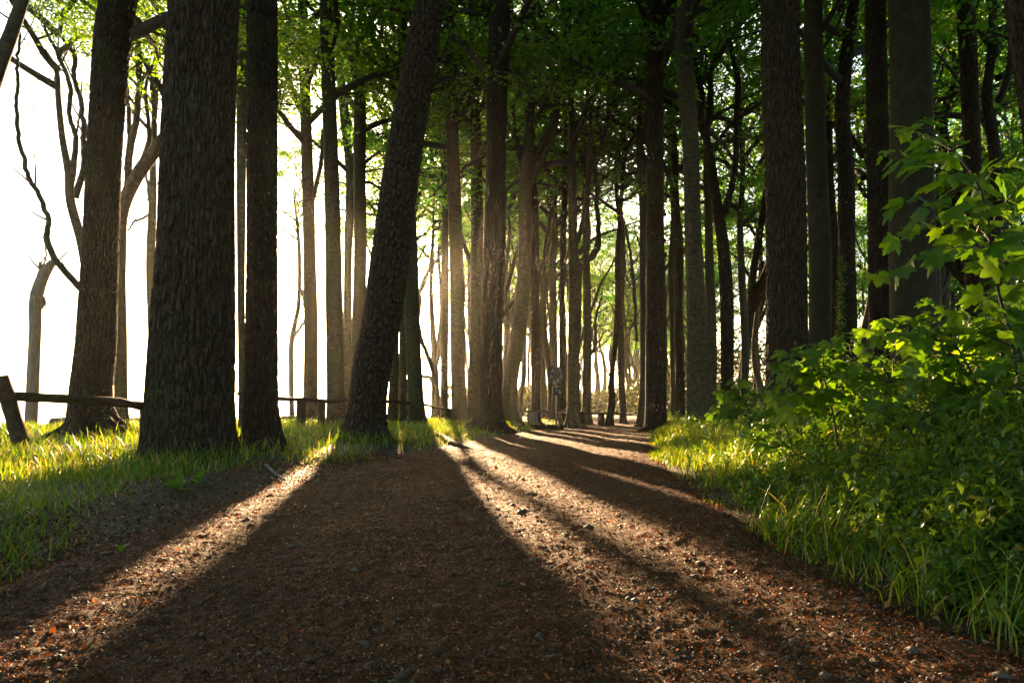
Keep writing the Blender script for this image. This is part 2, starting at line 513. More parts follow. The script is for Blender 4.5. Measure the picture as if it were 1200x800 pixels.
def make_crown(name, seed, H, R, nleaf, lsize, mat, sparse=1.0, low=0.0, flat=1.0):
    """origin at crown base on the trunk; returns (branch mesh, leaf mesh)"""
    r = np.random.default_rng(seed)
    g = Geo()
    tips = []
    nl = 13
    for k in range(nl):
        f = k / (nl - 1)
        z0 = f * H * 0.72
        az = k * 2.399 + r.normal() * 0.3
        el = math.radians(28 + 32 * f + r.normal() * 7)
        env = R * math.sqrt(max(0.1, 1 - (0.15 + 0.8 * f) ** 2.2)) * r.uniform(0.85, 1.15)
        ln = env / max(0.35, math.cos(el))
        pts = []
        p = np.array([0, 0, z0]); d = np.array([math.cos(az) * math.cos(el), math.sin(az) * math.cos(el), math.sin(el)])
        nst = 7
        for q in range(nst + 1):
            pts.append(p.copy())
            d = d + r.normal(size=3) * np.array([0.16, 0.16, 0.13]); d[2] += 0.02 - 0.03 * q; d = d / np.linalg.norm(d)
            p = p + d * ln / nst
        P = resample(np.array(pts), 16)
        r0 = 0.085 * (1 - 0.5 * f) + 0.02
        Rr = np.linspace(r0, 0.012, 16)
        V, Qd, _ = tube(P, Rr, 6); g.add(V, Qd)
        for b in range(7):
            t = 0.25 + 0.75 * (b + r.uniform(0, 0.8)) / 7
            i0 = min(15, int(t * 15))
            bd = unit((P[min(15, i0 + 1)] - P[i0 - 1]) + 0)
            side = unit(np.cross(bd, [0, 0, 1.0])) * (1 if b % 2 else -1)
            dd = unit(bd * 0.55 + side * 0.8 + np.array([0, 0, r.normal() * 0.25]))
            l2 = ln * 0.42 * (1.25 - 0.6 * t) * r.uniform(0.7, 1.2)
            q0 = P[i0]
            pp = [q0]
            for q in range(4):
                dd = unit(dd + r.normal(size=3) * 0.17 + np.array([0, 0, -0.03]))
                pp.append(pp[-1] + dd * l2 / 4)
            PP = resample(np.array(pp), 8)
            V, Qd, _ = tube(PP, np.linspace(Rr[i0] * 0.5, 0.006, 8), 4); g.add(V, Qd)
            for c in range(6):
                j0 = 1 + min(6, int((c + r.uniform(0, 1)) * 7 / 6))
                td = unit(unit(PP[j0] - PP[j0 - 1]) * 0.6 + unit(np.cross(PP[j0] - PP[j0 - 1], [0, 0, 1.0])) * (1 if c % 2 else -1) * 0.8 + r.normal(size=3) * 0.15)
                l3 = l2 * 0.38 * r.uniform(0.6, 1.2)
                e = PP[j0] + td * l3
                e[2] -= 0.05 * l3
                V, Qd, _ = tube(np.array([PP[j0], (PP[j0] + e) / 2 + r.normal(size=3) * 0.03, e]), [0.007, 0.005, 0.002], 3); g.add(V, Qd)
                for u in np.linspace(0.15, 1.1, 5):
                    tips.append(PP[j0] * (1 - u) + e * u)
            for u in range(2, 8): tips.append(PP[u])
    tips = np.array(tips)
    # clumps: some sprays carry many leaves, some nearly none
    wgt = np.clip(0.55 + 1.6 * (vn(tips[:, 0] * 0.8 + seed, tips[:, 1] * 0.8 + tips[:, 2] * 1.1, seed)), 0.05, 2) * sparse
    wgt /= wgt.sum()
    idx = r.choice(len(tips), size=nleaf, p=wgt)
    C = tips[idx] + r.normal(size=(nleaf, 3)) * np.array([0.24, 0.24, 0.10])
    D = unit(r.normal(size=(nleaf, 3)) * np.array([1, 1, 0.45]))
    Nn = r.normal(size=(nleaf, 3)) * np.array([0.55, 0.55, 0.4]) + np.array([0, 0, 0.8])
    Nn = unit(Nn - (Nn * D).sum(1)[:, None] * D)
    L = lsize * r.uniform(0.7, 1.3, nleaf)
    V, T = rhomb_leaves(C, D, Nn, L, L * 0.62)
    return g.mesh(name + '_branchwork', M['twig'], True), npmesh(name + '_crown', V, T, mat, smooth=False)

CROWNS = []
for k in range(6):
    CROWNS.append(make_crown('broad', 100 + k, 10.0, 4.0, 6500, 0.145, M['crown'] if k % 2 == 0 else M['crown2']))
FINE = [make_crown('fine', 200 + k, 8.0, 3.4, 24000, 0.085, M['crown']) for k in range(2)]

# ------------------------------------------------------------------ trees
def root_flare(seed, amp, nlobe=5, hgt=0.28):
    ph = seed * 1.7
    def f(TH, S, R, P):
        z = S - 0.3
        e = np.exp(-np.clip(z, 0, 9) / hgt)
        lob = 0.5 + 0.5 * np.cos(nlobe * TH + ph + 1.3 * np.sin(TH * 2 + ph))
        lob2 = 0.5 + 0.5 * np.cos(3 * TH - ph)
        irr = 0.035 * np.sin(2 * TH + S * 0.7 + ph) + 0.025 * np.sin(3 * TH - S * 1.1)
        return R * (amp * e * (0.25 + 0.7 * lob ** 1.5 + 0.35 * lob2) + irr)
    return f

def bark_disp(kind, seed, flare, circ):
    def f(TH, S, R, P):
        d = flare(TH, S, R, P)
        if kind == 'oak':
            nu = max(12, int(circ / 0.055))
            u = TH / (2 * PI) * nu
            wob = 1.1 * vn(TH * 0 + np.sin(TH) * 3 + np.cos(TH) * 2, S * 1.7, seed)
            w = worley(u + 0 * wob, S / 0.26 + 0.6 * vn(np.sin(TH) * 6, np.cos(TH) * 6, seed), nu, seed)
            d = d + 0.030 * (sstep(0.02, 0.35, w) - 0.6) + 0.004 * vn(u * 2.3, S * 30, seed)
        elif kind == 'pine':
            nu = max(10, int(circ / 0.085))
            u = TH / (2 * PI) * nu
            w = worley(u, S / 0.13, nu, seed)
            d = d + 0.034 * (sstep(0.02, 0.26, w) - 0.5) + 0.006 * vn(u * 2.7, S * 22, seed)
        elif kind == 'dark':
            nu = max(10, int(circ / 0.05))
            u = TH / (2 * PI) * nu
            w = worley(u, S / 0.17, nu, seed)
            d = d + 0.020 * (sstep(0.02, 0.35, w) - 0.5)
        return d
    return f

TREE_GROUP = 'individual trees along the path'
ALLTREES = []   # (x, y) of trunks, for spacing
def make_tree(name, label, d, pts, bk='beech', limbs=(), top=19.0, crown=(1.0, 8.0), fine=False, flare=0.45, rings=None, seg=None,
              broken=False, crownless=False, cat='tree', group=None, cidx=None, nlobe=5):
    """pts: (px, py, width px) from the foot upwards in photograph pixels at depth d"""
    seed = int(abs(pts[0][0])) + 3
    r = np.random.default_rng(seed)
    base = px(pts[0][0], pts[0][1], d)
    bz = gzf(base[0], base[1])
    base[2] = bz
    rows = []
    for k, (a, b, w) in enumerate(pts):
        p = px(a, b, d)
        if k == 0: p[2] = bz
        rows.append([*(p - base), w * d / FPX / 2 * (0.91 if bk in ('oak', 'pine', 'dark') and d < 15 else 1.0)])
    rows[0][3] = rows[1][3] * 1.04 if len(rows) > 1 else rows[0][3]
    ctrl = [[rows[0][0] - (rows[1][0] - rows[0][0]) * 0.0, 0, -0.3, rows[0][3]]] + rows
    for k in range(2, len(ctrl) - 0):
        ctrl[k][1] += 0.01 * d * r.normal() * (ctrl[k][2] / 8) * 0.5
    last = np.array(ctrl[-1]); prev = np.array(ctrl[-2])
    if not broken:
        dirv = (last - prev)[:3]; dirv = dirv / np.linalg.norm(dirv)
        z = last[2]; p = last.copy()
        while p[2] < top - 0.8:
            dirv = unit(dirv * 0.75 + np.array([0, 0, 0.3]) + r.normal(size=3) * 0.06)
            step = 1.6
            p = p.copy(); p[:3] += dirv * step
            p[3] = max(0.03, last[3] * (1 - 0.92 * max(0, (p[2] - last[2]) / max(1.0, top - last[2]))))
            ctrl.append(list(p))
    ctrl = np.array(ctrl)
    rad = ctrl[:, 3].max()
    circ = 2 * PI * rad
    detailed = bk in ('oak', 'pine', 'dark') and d < 15
    zvis = CAMH + HORY * d / FPX + 0.5
    t = empty(name, base, label, cat, group)
    if detailed:
        length = min(zvis, ctrl[-1, 2])
        n = rings or int(length / (0.03 if bk != 'oak' else 0.034))
        # dense up to just above the frame, coarse beyond
        cc = resample(ctrl, 400)
        lo = cc[cc[:, 2] <= zvis]; hi = cc[cc[:, 2] > zvis - 0.05]
        lo = resample(lo, n)
        sg = seg or int(circ / 0.014)
        fl = root_flare(seed, flare, nlobe)
        dsp = bark_disp(bk, seed, fl, circ)
        V, Qd, _ = tube(lo[:, :3], lo[:, 3], sg, dsp)
        G = Geo(); G.add(V, Qd)
        if len(hi) > 3:
            hi = hi[::8]
            V, Qd, _ = tube(hi[:, :3], hi[:, 3], 16); G.add(V, Qd)
        me = G.mesh('trunk', M[bk])
    else:
        n = 70 if d < 30 else 40
        cc = resample(ctrl, n * 3)
        lo = cc[cc[:, 2] <= 1.2]
        cc2 = np.concatenate([resample(lo, 22)[:-1], resample(cc[cc[:, 2] > 1.15], n)]) if len(lo) > 3 else resample(ctrl, n)
        V, Qd, Tr = tube(cc2[:, :3], cc2[:, 3], 22 if d < 30 else 14, root_flare(seed, flare, nlobe, 0.22), close=True)
        G = Geo(); G.add(V, Qd, Tr)
        me = G.mesh('trunk', M[bk])
    obj('trunk', me, t)
    if d < 24.5 and not broken and flare >= 0.2 and pts[0][0] > 60:
        nr_ = 6 if flare >= 0.5 else 4
        R0 = rows[1][3]
        for k in range(nr_):
            a = -PI / 2 + (k - (nr_ - 1) / 2) * (2.6 / nr_) * 1.25 + r.normal() * 0.15
            ln_ = R0 * r.uniform(1.6, 2.9) * (0.8 + 0.5 * flare)
            q = []
            for f in (0, 0.25, 0.5, 0.75, 1.0):
                aa = a + 0.35 * f * r.normal()
                rad_ = R0 * 0.72 + ln_ * f
                xx, yy_ = math.cos(aa) * rad_, math.sin(aa) * rad_
                gzz = gzf(base[0] + xx, base[1] + yy_) - bz
                q.append([xx, yy_, gzz + (0.42 + 0.25 * flare) * R0 * 1.6 * (1 - f) ** 2.2 - 0.05 * f, R0 * (0.34 - 0.24 * f)])
            q = resample(np.array(q), 14)
            V, Qd, Tr = tube(q[:, :3], q[:, 3], 9, lambda TH, S, R_, P: R_ * 0.12 * np.sin(TH * 2 + S * 6), close=True)
            G = Geo(); G.add(V, Qd, Tr)
            obj('root', G.mesh('root', M[bk]), t)
    for L in limbs:
        off = 0.0
        if isinstance(L, dict): off = L.get('dy', 0.0); L = L['p']
        q = []
        for k, (a, b, w) in enumerate(L):
            p = px(a, b, d) - base
            f = k / max(1, len(L) - 1)
            p[1] += off * f + (r.normal() * 0.12 if 0 < k else 0)
            q.append([*p, max(w, 1.2) * d / FPX / 2])
        q = np.array(q)
        if L[-1][1] <= 5:      # leaves the frame: carry on up
            dv = unit(q[-1, :3] - q[-2, :3])
            for s_ in range(3):
                e = q[-1].copy(); e[:3] += unit(dv + r.normal(size=3) * 0.2 + [0, 0, 0.2]) * 1.2; e[3] *= 0.7
                q = np.concatenate([q, [e]])
        q = resample(q, 10 + 6 * len(L))
        # knobbly beech limbs
        wv = np.cumsum(r.normal(size=(len(q), 3)) * 0.014, axis=0)
        wv -= wv * np.linspace(1, 0, len(q))[:, None] ** 4
        q[:, :3] += wv
        V, Qd, Tr = tube(q[:, :3], q[:, 3], 9, close=True)
        G = Geo(); G.add(V, Qd, Tr)
        # a few side twigs
        for s_ in range(4):
            i0 = int(len(q) * r.uniform(0.3, 0.95)); i0 = min(i0, len(q) - 2)
            dv = unit(q[i0 + 1, :3] - q[i0, :3])
            sd_ = unit(np.cross(dv, r.normal(size=3)))
            l = r.uniform(0.4, 1.3)
            a0 = q[i0, :3]
            PP = np.array([a0, a0 + (dv * 0.5 + sd_ * 0.5) * l * 0.5, a0 + (dv * 1.1 + sd_ * 0.7 + r.normal(size=3) * 0.1) * l])
            PP = resample(PP, 6)
            V, Qd, _ = tube(PP, np.linspace(q[i0, 3] * 0.45, 0.004, 6), 5); G.add(V, Qd)
        obj('limb', G.mesh('limb', M['beech'] if d < 12 and pts[0][0] < 130 else M[bk]), t)  # far-left limb takes paler bark, its sunlit glow put into the colour
    if not crownless:
        sc, zc = crown
        pool = FINE if fine else CROWNS
        cb, cl = pool[(seed if cidx is None else cidx) % len(pool)]
        cxy = ctrl[np.argmin(np.abs(ctrl[:, 2] - zc))]
        rz = r.uniform(0, 2 * PI)
        for nm, me_ in (('branchwork', cb), ('crown', cl)):
            o = obj(nm, me_, t, (cxy[0], cxy[1], zc))
            o.rotation_euler = (r.normal() * 0.03, r.normal() * 0.03, rz)
            o.scale = (sc, sc, sc)
            tag(o, kind='stuff') if nm == 'crown' else None
    ALLTREES.append((base[0], base[1]))
    return t

# --- left foreground
make_tree('oak_tree', 'massive furrowed oak trunk in the left foreground, the widest trunk of all', 7.2,
          [(220, 553, 106), (221, 500, 104), (225, 400, 97), (230, 300, 88), (234, 150, 83), (239, 0, 81)], 'oak', top=17, crown=(1.1, 9.5), flare=0.14, nlobe=6)
make_tree('oak_tree', 'dark brown trunk behind the far left rail, bare crooked limb curving off to its left', 11.3,
          [(110, 527, 50), (107, 500, 48), (112, 400, 45), (118, 300, 42), (128, 150, 40), (136, 0, 40)], 'dark', top=17, crown=(1.05, 6.6), fine=True, cidx=0, flare=0.8,
          limbs=[[(104, 352, 8), (92, 340, 8), (76, 315, 7.5), (61, 290, 7), (52, 255, 6), (42, 225, 5.5), (28, 185, 5), (17, 120, 4), (12, 72, 3.5), (16, 40, 2.5)]])
make_tree('beech_tree', 'slim trunk hard against the dark brown left trunk, a thick limb leaning right from it', 15.5,
          [(143, 508, 14), (142, 480, 14), (141, 400, 14), (141, 300, 14), (146, 245, 14), (158, 208, 15), (180, 180, 14), (200, 155, 12)], 'beech', top=14, crown=(0.9, 6.5), fine=True, cidx=1,
          limbs=[[(150, 232, 9), (152, 180, 8), (166, 120, 7), (168, 60, 6), (160, 20, 4)], [(148, 200, 6), (155, 140, 5), (150, 90, 4), (156, 40, 3)],
                 [(163, 200, 6), (172, 160, 5), (168, 110, 4), (178, 60, 3), (176, 20, 3)], [(180, 180, 6), (186, 140, 5), (180, 100, 4), (188, 50, 3)]])
make_tree('beech_tree', 'bare crooked multi-stemmed tree against the white sky, left of the dark brown left trunk', 15,
          [(110, 508, 11), (108, 420, 11), (104, 340, 11), (96, 285, 11), (86, 235, 10), (79, 205, 9), (68, 160, 7), (62, 110, 6), (64, 80, 5), (54, 60, 4)], 'beech', top=8.0, crown=(0.8, 7.6), fine=True, cidx=1,
          limbs=[[(82, 222, 8), (84, 170, 6), (78, 130, 5), (78, 92, 5), (68, 60, 4), (60, 40, 3)], [(88, 232, 8), (100, 196, 7), (101, 150, 6), (91, 100, 5), (93, 70, 5), (80, 55, 3), (70, 30, 3)]])
make_tree('beech_tree', 'pale hazy thin trunk just left of the massive foreground oak', 20,
          [(178, 500, 9), (179, 400, 9), (178, 300, 10), (181, 240, 9), (184, 180, 6), (182, 100, 5)], 'beech', top=12, crown=(0.6, 8.5), fine=True,
          limbs=[[(178, 270, 5), (172, 230, 4), (167, 205, 3)], [(174, 252, 3), (160, 262, 2.5), (148, 270, 2)]])
make_tree('dead_tree', 'dead snag with a broken top and no leaves at the cliff edge, far left', 20,
          [(34, 500, 15), (38, 440, 13), (42, 390, 12), (46, 345, 13), (52, 318, 11), (60, 306, 8)], 'grey', broken=True, crownless=True, flare=0.3,
          limbs=[[(47, 360, 7), (52, 354, 5), (55, 352, 3)], [(46, 340, 9), (50, 322, 7), (49, 308, 3)], [(52, 322, 7), (58, 312, 6), (64, 300, 2)]])
make_tree('beech_tree', 'leaning trunk cut off by the top left corner of the picture', 6.0,
          [(-95, 560, 34), (-70, 400, 26), (-35, 200, 20), (-4, 82, 17), (12, 40, 15), (26, 0, 13)], 'beech', top=12, crown=(0.8, 7.5), fine=True)
make_tree('oak_tree', 'straight dark trunk immediately right of the massive foreground oak', 8.2,
          [(308, 545, 46), (306, 500, 43), (306, 400, 39), (307, 300, 36), (307, 150, 35), (307, 0, 35)], 'dark', top=17, crown=(1.0, 8.5), flare=0.35)
make_tree('beech_tree', 'thin pale-edged trunk squeezed between the foreground oak and the dark trunk beside it', 13,
          [(284, 520, 9), (283.5, 400, 8), (283, 300, 9), (283, 150, 11), (283, 0, 12)], 'beech', top=17, crown=(0.9, 8))
# --- between oak and leaning tree
make_tree('young_tree', 'thin crooked young tree dissolved in the glare, right of the pair of dark foreground trunks', 27,
          [(342, 497, 6), (341, 440, 6), (342, 400, 6), (349, 360, 5), (352, 320, 5), (349, 270, 4)], 'beech', top=9, crown=(0.45, 7.2), fine=True,
          limbs=[[(344, 395, 4), (354, 380, 3), (356, 340, 3)]])
make_tree('beech_tree', 'slender beech behind the fence post, left one of two slim trunks before the leaning tree', 19.5,
          [(363, 502, 18), (364, 440, 17), (364, 380, 16), (363, 300, 14), (359, 150, 13), (353, 0, 11)], 'beech', top=18, crown=(0.95, 8.0), flare=0.35,
          limbs=[[(357, 140, 6), (345, 110, 5), (335, 60, 4), (330, 20, 3)], [(362, 260, 5), (372, 200, 5), (376, 120, 4), (372, 50, 3)]])
make_tree('beech_tree', 'smooth straight greenish beech, right one of two slim trunks before the leaning tree', 17.5,
          [(393, 505, 23), (393, 450, 21), (392, 380, 20), (391, 300, 18), (387, 150, 17), (383, 0, 16)], 'beech', top=19, crown=(1.0, 8.5), flare=0.3)
make_tree('beech_tree', 'hazy thin trunk touching the right side of the smooth straight greenish beech', 25,
          [(407, 500, 10), (407, 400, 10), (408, 300, 10), (409, 200, 10), (404, 130, 9), (396, 60, 7), (398, 0, 6)], 'beech', top=15, crown=(0.9, 8))
make_tree('beech_tree', 'pale beech forking into a wide Y near the top, left of the leaning tree', 21,
          [(421, 502, 18), (421, 400, 17), (422, 300, 15), (421, 200, 14), (421, 120, 14), (421, 60, 13), (434, 20, 9), (440, 0, 8)], 'beech', top=15, crown=(0.95, 9),
          limbs=[[(420, 75, 9), (408, 50, 7), (396, 20, 6), (392, 0, 5)], [(426, 110, 6), (434, 80, 5), (440, 60, 5), (448, 20, 4)], [(423, 32, 6), (410, 20, 5), (403, 0, 4)]])
make_tree('pine_tree', 'leaning trunk with thick plated bark, tilting right beside the path', 11.3,
          [(427, 526, 47), (428, 500, 45), (434, 440, 45), (446, 380, 46), (458, 300, 45), (471, 200, 43), (487, 100, 41), (504, 0, 38)], 'pine', top=17, crown=(0.85, 9.5), flare=0.5)
make_tree('beech_tree', 'slim leaning trunk almost wholly hidden behind the leaning plated trunk', 20,
          [(436, 501, 12), (437, 440, 12), (442, 368, 11), (451, 300, 10), (465, 200, 8), (482, 90, 6)], 'beech', top=14, crown=(0.6, 9.5), flare=0.2)
make_tree('beech_tree', 'trunk with a broad foot standing just right of the leaning plated trunk', 19.5,
          [(489, 503, 22), (487, 460, 19), (484, 400, 18), (481, 300, 17), (476, 180, 15), (472, 80, 13), (472, 0, 12)], 'beech', top=18, crown=(1.0, 8.5), flare=0.55)
make_tree('beech_tree', 'thin hazy trunk seen in the glare right behind the leaning plated trunk', 21,
          [(460, 500, 12), (462, 440, 11), (463, 380, 10), (466, 320, 10), (468, 250, 9), (470, 150, 7)], 'beech', top=14, crown=(0.7, 9.5))
make_tree('beech_tree', 'grey trunk squeezed in just left of the broad-footed trunk behind the leaning tree', 24,
          [(471, 498, 11), (472, 440, 9), (473, 380, 9), (472, 300, 9), (470, 200, 8)], 'beech', top=14, crown=(0.7, 9.5))
make_tree('beech_tree', 'low forked tree spreading pale limbs into the glare, between two straight trunks near the rail', 30,
          [(510, 495, 12), (510, 450, 9), (508, 400, 7), (505, 340, 5), (507, 300, 4)], 'beech', top=10, crown=(0.6, 8.3),
          limbs=[[(510, 440, 6), (500, 410, 5), (494, 380, 4), (496, 340, 3)], [(510, 430, 6), (518, 400, 5), (522, 360, 4), (520, 320, 3)], [(511, 455, 5), (502, 440, 4), (492, 438, 3)]])
make_tree('beech_tree', 'thinner hazy beech standing just left of the straight pair in the middle of the picture', 26,
          [(521, 497, 9), (521, 400, 9), (521, 300, 9), (520, 200, 8), (518, 140, 8), (512, 80, 6), (514, 0, 5)], 'beech', top=16, crown=(0.9, 8.5),
          limbs=[[(519, 150, 5), (508, 125, 4), (498, 90, 3), (492, 50, 3)], [(520, 170, 4), (528, 130, 3), (532, 60, 3)]])
make_tree('beech_tree', 'straight mossy beech, left of the straight pair between the leaning tree and the curved trunk', 20.5,
          [(538, 501, 19), (537, 440, 17), (536, 350, 17), (533, 250, 16), (530, 120, 14), (529, 0, 13)], 'beech', top=19, crown=(1.0, 8.3), flare=0.35)
make_tree('beech_tree', 'right beech of the straight pair, pale left side, beside the textured dark trunk', 23,
          [(556, 499, 17), (557, 440, 16), (558, 350, 15), (559, 250, 14), (556, 120, 12), (554, 0, 11)], 'beech', top=19, crown=(1.0, 8.7), flare=0.35,
          limbs=[[(558, 135, 6), (566, 120, 5), (568, 70, 5), (566, 0, 4)]])
make_tree('oak_tree', 'stout textured dark trunk in the centre with a big shadow falling onto the path', 17.5,
          [(575, 508, 30), (575, 480, 27), (576, 400, 26), (579, 300, 26), (581, 200, 24), (583, 100, 25), (584, 0, 25)], 'dark', top=19, crown=(1.05, 8.7), flare=0.7,
          limbs=[[(582, 14, 12), (566, 10, 8), (548, 2, 7), (535, -12, 6)]])
make_tree('beech_tree', 'curved beech bowing left above its foot and dividing into a candelabra of limbs', 21.5,
          [(600, 501, 20), (597, 480, 19), (598, 450, 18), (606, 400, 18), (613, 340, 16), (615, 280, 15), (616, 220, 15), (620, 160, 12), (625, 110, 9), (636, 70, 7), (641, 35, 6), (630, 0, 5)], 'beech', top=14, crown=(1.0, 8.6), flare=0.3,
          limbs=[[(619, 215, 12), (634, 185, 10), (648, 158, 9), (655, 120, 8), (660, 94, 7), (680, 64, 6), (690, 22, 5), (708, 0, 4)],
                 [(657, 115, 6), (661, 70, 5), (663, 30, 4), (661, 0, 4)], [(620, 195, 8), (636, 165, 7), (650, 130, 5), (655, 95, 5)],
                 [(616, 225, 6), (610, 190, 6), (604, 150, 5), (600, 100, 4), (603, 50, 3), (596, 0, 3)]])
make_tree('beech_tree', 'dark straight trunk just right of the curved beech, rail end beside its foot', 23.5,
          [(628, 499, 13), (628, 440, 11), (627, 350, 10), (626, 250, 11), (622, 180, 9), (618, 100, 7)], 'dark', top=17, crown=(0.9, 8.3), flare=0.4)
make_tree('beech_tree', 'grey hazy tree with upswept forks behind the sign, right of the dark straight trunk', 34,
          [(637, 494, 10), (636, 440, 9), (634, 390, 9), (637, 350, 8), (641, 330, 7), (648, 310, 5), (652, 280, 4)], 'beech', top=13, crown=(0.8, 8.5),
          limbs=[[(636, 345, 6), (632, 320, 4), (628, 290, 4)], [(640, 335, 6), (652, 325, 4), (662, 300, 4), (668, 280, 3)]])
make_tree('beech_tree', 'grey trunk directly behind the dark sign panels', 32,
          [(650, 494, 12), (649, 440, 11), (648, 380, 10), (648, 330, 9), (646, 250, 8), (640, 170, 6)], 'beech', top=16, crown=(0.9, 8.6))
make_tree('beech_tree', 'thin dark trunk rising between the sign and the broad-footed multi-stem beech', 26,
          [(659, 497, 8), (659, 420, 8), (659, 330, 7), (661, 250, 7), (663, 180, 6), (661, 90, 5), (658, 0, 4)], 'dark', top=17, crown=(0.85, 8.8), flare=0.3)
make_tree('beech_tree', 'multi-stemmed beech with broad flared foot right of the sign, one stem hooking out right', 22,
          [(672, 500, 17), (672, 480, 15), (672, 420, 14), (673, 350, 14), (671, 300, 11), (671, 220, 9), (670, 150, 8), (668, 60, 6), (666, 0, 5)], 'beech', top=15, crown=(1.0, 8.5), flare=0.8,
          limbs=[[(676, 330, 9), (680, 310, 9), (692, 302, 8), (700, 286, 8), (700, 270, 6), (699, 230, 6), (697, 180, 5), (704, 150, 5), (712, 120, 4), (730, 105, 3)],
                 [(671, 298, 7), (680, 268, 6), (686, 230, 6), (694, 200, 6), (703, 170, 5), (702, 130, 4)],
                 [(676, 300, 6), (685, 290, 6), (688, 240, 6), (690, 190, 6), (692, 140, 5), (688, 80, 4), (692, 20, 3)],
                 [(670, 240, 5), (664, 200, 5), (668, 150, 4), (660, 100, 4)]])
make_tree('beech_tree', 'plain straight grey trunk right of the broad-footed multi-stem beech', 27,
          [(688, 498, 11), (688, 440, 10), (688, 380, 10), (687, 320, 9), (686, 250, 8), (684, 180, 7)], 'beech', top=17, crown=(0.9, 8.8), flare=0.5,
          limbs=[[(690, 420, 3), (697, 408, 4), (700, 380, 3), (704, 350, 3)]])
make_tree('beech_tree', 'wavering dark thin tree whose foot stands on the left edge where the path disappears', 25,
          [(714, 499, 10), (717, 470, 8), (717, 440, 6), (721, 400, 6), (724, 350, 6), (724, 300, 6), (727, 250, 5), (729, 200, 5), (732, 170, 5)], 'dark', top=13, crown=(0.75, 8.6), flare=0.5)
make_tree('beech_tree', 'slim upright trunk immediately right of the wavering dark thin tree', 28,
          [(730, 496, 11), (728, 440, 8), (728, 350, 7), (729, 280, 7), (722, 220, 5)], 'beech', top=15, crown=(0.85, 8.6), flare=0.45)
make_tree('beech_tree', 'slim trunk at the right bank bend, left of the stout knobbly trunk', 23.5,
          [(752, 496, 13), (754, 450, 10), (754, 350, 9), (753, 250, 9), (748, 160, 7)], 'beech', top=17, crown=(0.95, 8.6), flare=0.6,
          limbs=[[(746, 400, 4), (742, 340, 4), (738, 280, 3), (730, 240, 3)]])
make_tree('oak_tree', 'stout dark knobbly trunk where the right bank begins, its limbs parting at the top edge', 18.5,
          [(769, 497, 26), (769, 460, 25), (769, 380, 24), (768, 300, 21), (767, 200, 20), (767, 100, 20), (768, 0, 20)], 'dark', top=19, crown=(1.0, 8.9), flare=0.3,
          limbs=[[(766, 60, 10), (757, 24, 9), (748, 0, 8)], [(770, 50, 9), (778, 20, 9), (786, 0, 8)]])
make_tree('beech_tree', 'twin thin grey trunk left of the tall beech with a lit left edge', 28,
          [(790, 490, 8), (789, 400, 8), (788, 320, 9), (790, 260, 8), (788, 180, 6)], 'beech', top=17, crown=(0.9, 8.6))
make_tree('beech_tree', 'slightly bent grey-brown trunk touching the tall beech with a lit left edge', 25,
          [(797, 492, 12), (797, 440, 11), (795, 370, 10), (796, 300, 9), (793, 230, 7), (788, 150, 7), (778, 60, 6), (784, 0, 5)], 'dark', top=17, crown=(0.95, 8.7))
make_tree('beech_tree', 'tall smooth beech with a lit left edge, right of the stout knobbly trunk', 16.5,
          [(818, 500, 24), (817, 450, 23), (816, 370, 22), (813, 280, 20), (809, 180, 19), (804, 70, 19), (802, 0, 18)], 'beech', top=19, crown=(1.05, 8.9), flare=0.25)
make_tree('beech_tree', 'crooked tree dividing in two sinuous limbs, right of the tall lit beech', 19.5,
          [(852, 496, 16), (852, 420, 15), (850, 340, 15), (846, 270, 13), (838, 220, 12), (832, 180, 9), (822, 140, 8), (824, 110, 7), (816, 70, 6), (808, 30, 5)], 'dark', top=12, crown=(1.0, 8.5), flare=0.25,
          limbs=[[(849, 250, 9), (856, 215, 7), (862, 180, 7), (862, 140, 6), (867, 100, 7), (860, 65, 6), (855, 30, 5), (855, 0, 5)],
                 [(834, 190, 7), (830, 155, 6), (836, 120, 6), (830, 80, 5), (818, 60, 5)]])
make_tree('beech_tree', 'narrow mottled trunk between the lit beech and the crooked two-limbed tree', 24,
          [(833, 492, 12), (833, 400, 12), (832, 320, 11), (830, 250, 9), (828, 190, 8)], 'beech', top=17, crown=(0.95, 8.8))
make_tree('beech_tree', 'slim straight trunk just right of the crooked two-limbed tree', 24,
          [(872, 490, 9), (872, 400, 9), (870, 320, 8), (869, 260, 7), (872, 200, 6), (866, 120, 5)], 'beech', top=17, crown=(0.95, 8.5))
# --- right side
make_tree('oak_tree', 'huge nearly black furrowed trunk, left of the bushes on the right', 11.0,
          [(924, 520, 54), (923, 440, 52), (921, 340, 48), (919, 200, 46), (916, 80, 45), (914, 0, 44)], 'oak', top=19, crown=(1.05, 8.8), flare=0.2)
make_tree('beech_tree', 'smooth beech with a pale left side right beside the huge black trunk', 14.0,
          [(961, 510, 26), (961, 420, 25), (960, 300, 24), (957, 150, 22), (955, 0, 21)], 'beechshade', top=19, crown=(1.0, 8.7), flare=0.25,
          limbs=[[(960, 40, 8), (972, 20, 7), (985, 0, 6)]])
make_tree('beech_tree', 'crooked dark tree with ivy up its left side, second behind the pale-sided beech', 16.5,
          [(994, 505, 20), (994, 400, 20), (993, 300, 19), (990, 200, 19), (987, 120, 16), (992, 60, 14), (1002, 0, 13)], 'dark', top=17, crown=(1.0, 8.2), flare=0.25)
make_tree('beech_tree', 'faint thin dark trunk between the pale-sided beech and the ivy-clad tree', 22,
          [(980, 495, 10), (979, 400, 10), (976, 300, 9), (972, 200, 9), (974, 100, 8)], 'dark', top=17, crown=(0.95, 8.2))
make_tree('oak_tree', 'dark rough straight trunk left of the thick beech at right', 13.0,
          [(1032, 515, 29), (1032, 400, 28), (1031, 270, 27), (1029, 130, 25), (1028, 0, 24)], 'dark', top=19, crown=(1.0, 8.8), flare=0.25)
